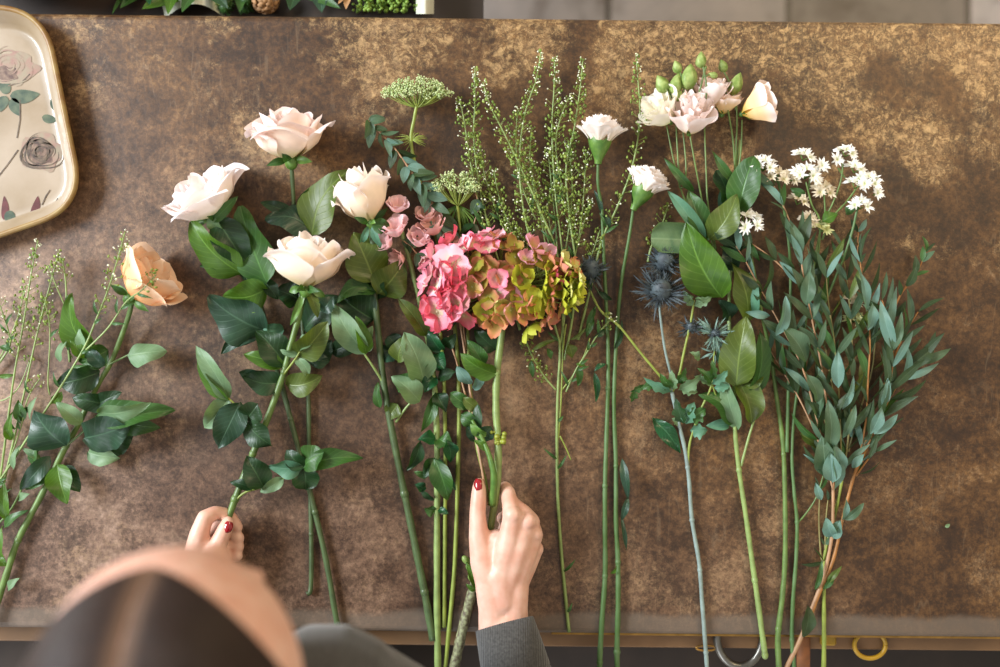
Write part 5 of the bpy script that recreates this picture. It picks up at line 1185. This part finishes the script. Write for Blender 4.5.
# ------------------------------------------------------------------ the person
def voxel(objmb, name, mat, parent, vox, it=6, fac=.5):
    o = objmb.build(name, mat, None)
    m = o.modifiers.new('r', 'REMESH'); m.mode = 'VOXEL'; m.voxel_size = vox; m.use_smooth_shade = True
    s = o.modifiers.new('s', 'SMOOTH'); s.iterations = it; s.factor = fac
    dg = bpy.context.evaluated_depsgraph_get(); dg.update()
    me = bpy.data.meshes.new_from_object(o.evaluated_get(dg)); old = o.data
    o.modifiers.clear(); o.data = me; bpy.data.meshes.remove(old)
    if not me.materials: me.materials.append(mat)
    off = Vector(parent.location)
    me.transform(Matrix.Translation(-off)); o.parent = parent
    me.polygons.foreach_set('use_smooth', [True] * len(me.polygons))
    return o
def chain(mb, pts, rad, n=16):
    """tapered limb with round ends; pts world, rad metres"""
    sub = []; rs = []; m = len(pts)
    for i in range(m - 1):
        for k in range(4):
            sub.append(pts[i].lerp(pts[i + 1], k / 4)); rs.append(rad[i] + (rad[i + 1] - rad[i]) * k / 4)
    sub.append(pts[-1]); rs.append(rad[-1])
    mb.tube(sub, rs, n)
    for p, r_ in zip(pts, rad): mb.ball(p, r_, 14, 10)
def C3(l): return [P(*q[:3]) for q in l], [q[3] * .001 for q in l]
per = thing('person', (-0.28, -0.55, 0), 'person with dark parted hair and grey knitted sweater, leaning over the table holding stems', 'person')
b = MB()
HC = Vector((-0.204, -0.232, 1.385)); PITCH = math.radians(-28)
HR_ = Matrix.Rotation(PITCH, 3, 'X')
def hp(x, y, z): return HC + HR_ @ Vector((x, y, z))
def hball(x, y, z, rx, ry, rz, n=20):
    c = hp(x, y, z)
    b.grid(lambda u, v: c + HR_ @ Vector((rx * math.sin(PI * v) * math.cos(2 * PI * u), ry * math.sin(PI * v) * math.sin(2 * PI * u), -rz * math.cos(PI * v))), n, 14, True)
hball(0, 0, 0, .083, .100, .100, 32); hball(0, .022, -.055, .062, .068, .075); hball(0, .060, -.105, .032, .026, .024)
hball(0, .040, -.01, .070, .056, .075)
b.tube([hp(0, .094, -.02), hp(0, .108, -.045), hp(0, .100, -.056)], [.007, .011, .006], 10); hball(0, .108, -.050, .013, .012, .009, 10)
hball(0, .086, -.080, .022, .012, .006, 10)
for s in (-1, 1):
    hball(s * .030, .080, -.022, .016, .010, .009, 12); hball(s * .028, .084, -.006, .022, .008, .006, 12); hball(s * .080, -.012, -.03, .007, .014, .028, 12)
    hball(s * .036, .056, -.058, .022, .024, .022, 12)
chain(b, [hp(0, -.02, -.08), Vector((-.25, -.34, 1.25)), Vector((-.27, -.40, 1.14))], [.052, .050, .07])
SR, SL = Vector((-.142, -.312, 1.19)), Vector((-.43, -.43, 1.17))
chain(b, [SL, Vector((-.28, -.395, 1.19)), SR], [.048, .07, .048]); chain(b, [Vector((-.27, -.40, 1.14)), Vector((-.28, -.49, .98)), Vector((-.28, -.56, .88))], [.09, .085, .10])
ER, EL = Vector((.055, -.475, 1.0)), Vector((-.43, -.50, .99))
# right arm and hand
wr = P(504, 628, 36)
chain(b, [SR, ER, wr.lerp(ER, .35), wr], [.044, .036, .031, .0225])
for l in ([(496, 640, 36, 19), (494, 608, 37, 17), (490, 585, 38, 16)], [(512, 640, 35, 19), (513, 608, 36, 16), (516, 588, 37, 14)],
          [(503, 600, 37, 18), (500, 575, 40, 17)], [(512, 560, 42, 14), (521, 535, 42, 13), (523, 521, 40, 11)], [(515, 570, 38, 14), (529, 543, 34, 12)], [(513, 505, 38, 8.5), (523, 513, 38, 9.5), (531, 522, 38, 10)],
          [(491, 590, 38, 15), (483, 562, 38, 14), (479, 538, 37, 11.2), (477.5, 514, 38, 8.8), (478.5, 500, 37, 8.8), (479, 489, 36, 7.8), (479, 483.5, 35, 6.3)],
          [(500, 585, 39, 16), (508, 545, 46, 12.5), (512, 520, 48, 10.5), (510.5, 506, 42, 9.0), (508, 493, 31, 8.2), (505, 488, 20, 7.6)],
          [(506, 585, 39, 15), (519, 548, 44, 12.5), (527, 524, 41, 10.2), (526, 518, 28, 9.0), (516, 514, 15, 8.2), (503, 518, 11, 7.4)],
          [(512, 590, 36, 14), (524, 558, 38, 12.5), (534, 535, 34, 10.0), (533, 528, 20, 9), (520, 526, 10.5, 8.2), (504, 530, 10, 7.6)],
          [(514, 590, 32, 13), (526, 566, 30, 11.5), (535, 549, 24, 9.2), (530, 545, 13, 8.2), (516, 544, 9, 7.2), (503, 546, 9, 6.8)],
          [(492, 560, 36, 13), (496, 540, 34, 12), (500, 548, 30, 14), (518, 560, 24, 12)]):
    chain(b, *C3(l))
for q in [(513, 515, 51, 9.5), (528, 521, 46, 9.5), (534.5, 534, 38, 9), (536, 549, 27, 8.6)]: b.ball(P(*q[:3]), q[3] * .001, 14, 10)
# left arm and hand
wl = P(196, 600, 34)
chain(b, [SL, EL, wl.lerp(EL, .35), wl], [.044, .036, .031, .023])
for l in ([(190, 610, 36, 19), (196, 578, 36, 17), (198, 556, 38, 15)], [(204, 612, 34, 19), (212, 578, 34, 16), (218, 556, 34, 13)],
          [(194, 565, 40, 14), (199, 535, 46, 10.5), (205, 518, 42, 9), (215, 513, 34, 8), (224, 514, 28, 7.4), (231, 518, 22, 7), (237, 527, 18, 6.5)],
          [(206, 575, 44, 13), (214, 553, 46, 11), (221, 538, 44, 9), (226, 527, 42, 8), (228, 522, 40, 6.5)],
          [(210, 575, 30, 13), (208, 545, 26, 11), (216, 528, 18, 8.5), (230, 530, 14, 8), (238, 538, 16, 7.2)],
          [(212, 575, 26, 12), (216, 552, 20, 10), (230, 544, 14, 8), (238, 547, 16, 7)], [(214, 575, 26, 11), (222, 560, 20, 9), (232, 554, 14, 7.5), (237, 556, 18, 6.5)]):
    chain(b, *C3(l))
voxel(b, 'body', M['skin'], per, 0.0017, 9, .5)
def nail(x, y, h, w, l, yaw, tilt, tx=0.0):
    c = P(x, y, h); R3 = Matrix.Rotation(yaw, 3, 'Z') @ Matrix.Rotation(tilt, 3, 'X') @ Matrix.Rotation(tx, 3, 'Y')
    mb = MB(); mb.grid(lambda u, v: c + R3 @ Vector(((u - .5) * w * (1 - .35 * abs(2 * v - 1) ** 3), (v - .5) * l * (1 - .15 * abs(2 * u - 1) ** 2), -(u - .5) ** 2 * w * 1.3 - (v - .5) ** 2 * l * .35)), 10, 10)
    o = mb.build('nail', M['nail'], per); s2 = o.modifiers.new('s', 'SOLIDIFY'); s2.thickness = .0012; s2.offset = 0; return o
nail(476.3, 484.5, 42.0, .0100, .0125, 0.05, -.35, -.55); nail(227.5, 527, 49.5, .0095, .0115, -.25, -.2, .1)
# trousers, shoes
t_ = MB(); chain(t_, [Vector((-.28, -.56, .90)), Vector((-.36, -.59, .80))], [.125, .10])
for s in (-1, 1):
    chain(t_, [Vector((-.28 + s * .07, -.57, .86)), Vector((-.28 + s * .10, -.57, .48)), Vector((-.28 + s * .11, -.62, .10))], [.10, .065, .05])
voxel(t_, 'trousers', M['denim'], per, 0.008, 4)
for s in (-1, 1):
    mb = MB(); mb.ball((-.28 + s * .11, -.57, .045), (.045, .12, .042), 20, 12); mb.build('shoe', M['hair'], per)
k_ = MB()
chain(k_, [SL + Vector((.0, 0, .0)), Vector((-.285, -.40, 1.18)), SR], [.068, .098, .076]); chain(k_, [Vector((-.27, -.41, 1.12)), Vector((-.28, -.49, 1.0)), Vector((-.28, -.56, .88))], [.125, .12, .135])
chain(k_, [SR, ER, wr.lerp(ER, .4), wr.lerp(ER, .2)], [.074, .052, .042, .0335]); chain(k_, [SL, EL, wl.lerp(EL, .35), P(195, 640, 36)], [.068, .048, .038, .029])
sw = voxel(k_, 'sweater', M['knit'], per, 0.004, 5)
mb = MB(); c0, c1 = wr.lerp(ER, .26), P(504.5, 624, 36.5)
mb.tube([c0, c0.lerp(c1, .5), c1, c1 + (c0 - c1) * .04], [.0365, .0345, .0318, .0290], 28).build('cuff', M['knit'], per)
# hair: two swept halves either side of a parting, ending in a low bun
for s in (-1, 1):
    for ly in range(2):
        def hair(u, v):
            phi = math.radians(45 + 150 * v); beta = 0.004 + 1.72 * u
            ph2 = phi + 0.42 * math.sin(min(1, u) * PI / 2) * (1 - v) ** 1.0
            d = Vector((0, math.cos(ph2), math.sin(ph2))) * math.cos(beta) + Vector((s, 0, 0)) * math.sin(beta)
            k = 1.02 + (0.075 + .02 * ly) * math.sin(min(1, u * 2.2) * PI / 2) * (1 - .25 * u) * min(1, .35 + v * 4) + .010 * math.sin(v * 40 + u * 3) * u
            if ly: k -= .03
            q = Vector((d.x * .080 * k, d.y * .098 * k, d.z * .098 * k)); return HC + HR_ @ q
        MB().grid(hair, 24, 60).build('hair', M['hair'], per)
mb = MB(); mb.ball(hp(0, -.118, .0), (.045, .036, .045), 20, 14); mb.build('hair_bun', M['hair'], per)

# ------------------------------------------------------------------ light and camera
def area(name, loc, target, size, power, color, sy=None):
    l = bpy.data.lights.new(name, 'AREA'); l.energy = power; l.color = color; l.size = size
    if sy: l.shape = 'RECTANGLE'; l.size_y = sy
    o = bpy.data.objects.new(name, l); COL.objects.link(o); o.location = loc
    o.rotation_euler = (Vector(target) - Vector(loc)).to_track_quat('-Z', 'Y').to_euler(); return o
area('window_daylight', (-2.85, 0.75, 2.75), (0, 0, .9), 1.5, 190, (0.88, 0.94, 1.0), 1.2)
area('front_window_daylight', (-1.1, -2.4, 2.4), (0, 0, .9), 1.4, 26, (0.84, 0.9, 1.0), 1.2)
area('pendant_lamp', (1.5, 1.3, 2.7), (0.2, 0.2, .9), 0.5, 24, (1.0, 0.76, 0.45))
w = bpy.data.worlds.new('World'); bpy.context.scene.world = w; w.use_nodes = True
bg = w.node_tree.nodes['Background']; bg.inputs[0].default_value = (1.0, 0.93, 0.84, 1); bg.inputs[1].default_value = 0.46
cd = bpy.data.cameras.new('camera'); cam = bpy.data.objects.new('camera', cd); COL.objects.link(cam)
cam.location = (0, 0, TZ + D); cam.rotation_euler = (0, 0, 0); cd.lens = 36; cd.sensor_width = 36; cd.clip_start = .02
cd.dof.use_dof = True; cd.dof.focus_distance = D - .02; cd.dof.aperture_fstop = 1.8
sc = bpy.context.scene; sc.camera = cam
sc.view_settings.view_transform = 'Standard'; sc.view_settings.look = 'None'; sc.view_settings.exposure = 0.45; sc.view_settings.gamma = 1.0
sc.view_settings.use_curve_mapping = False
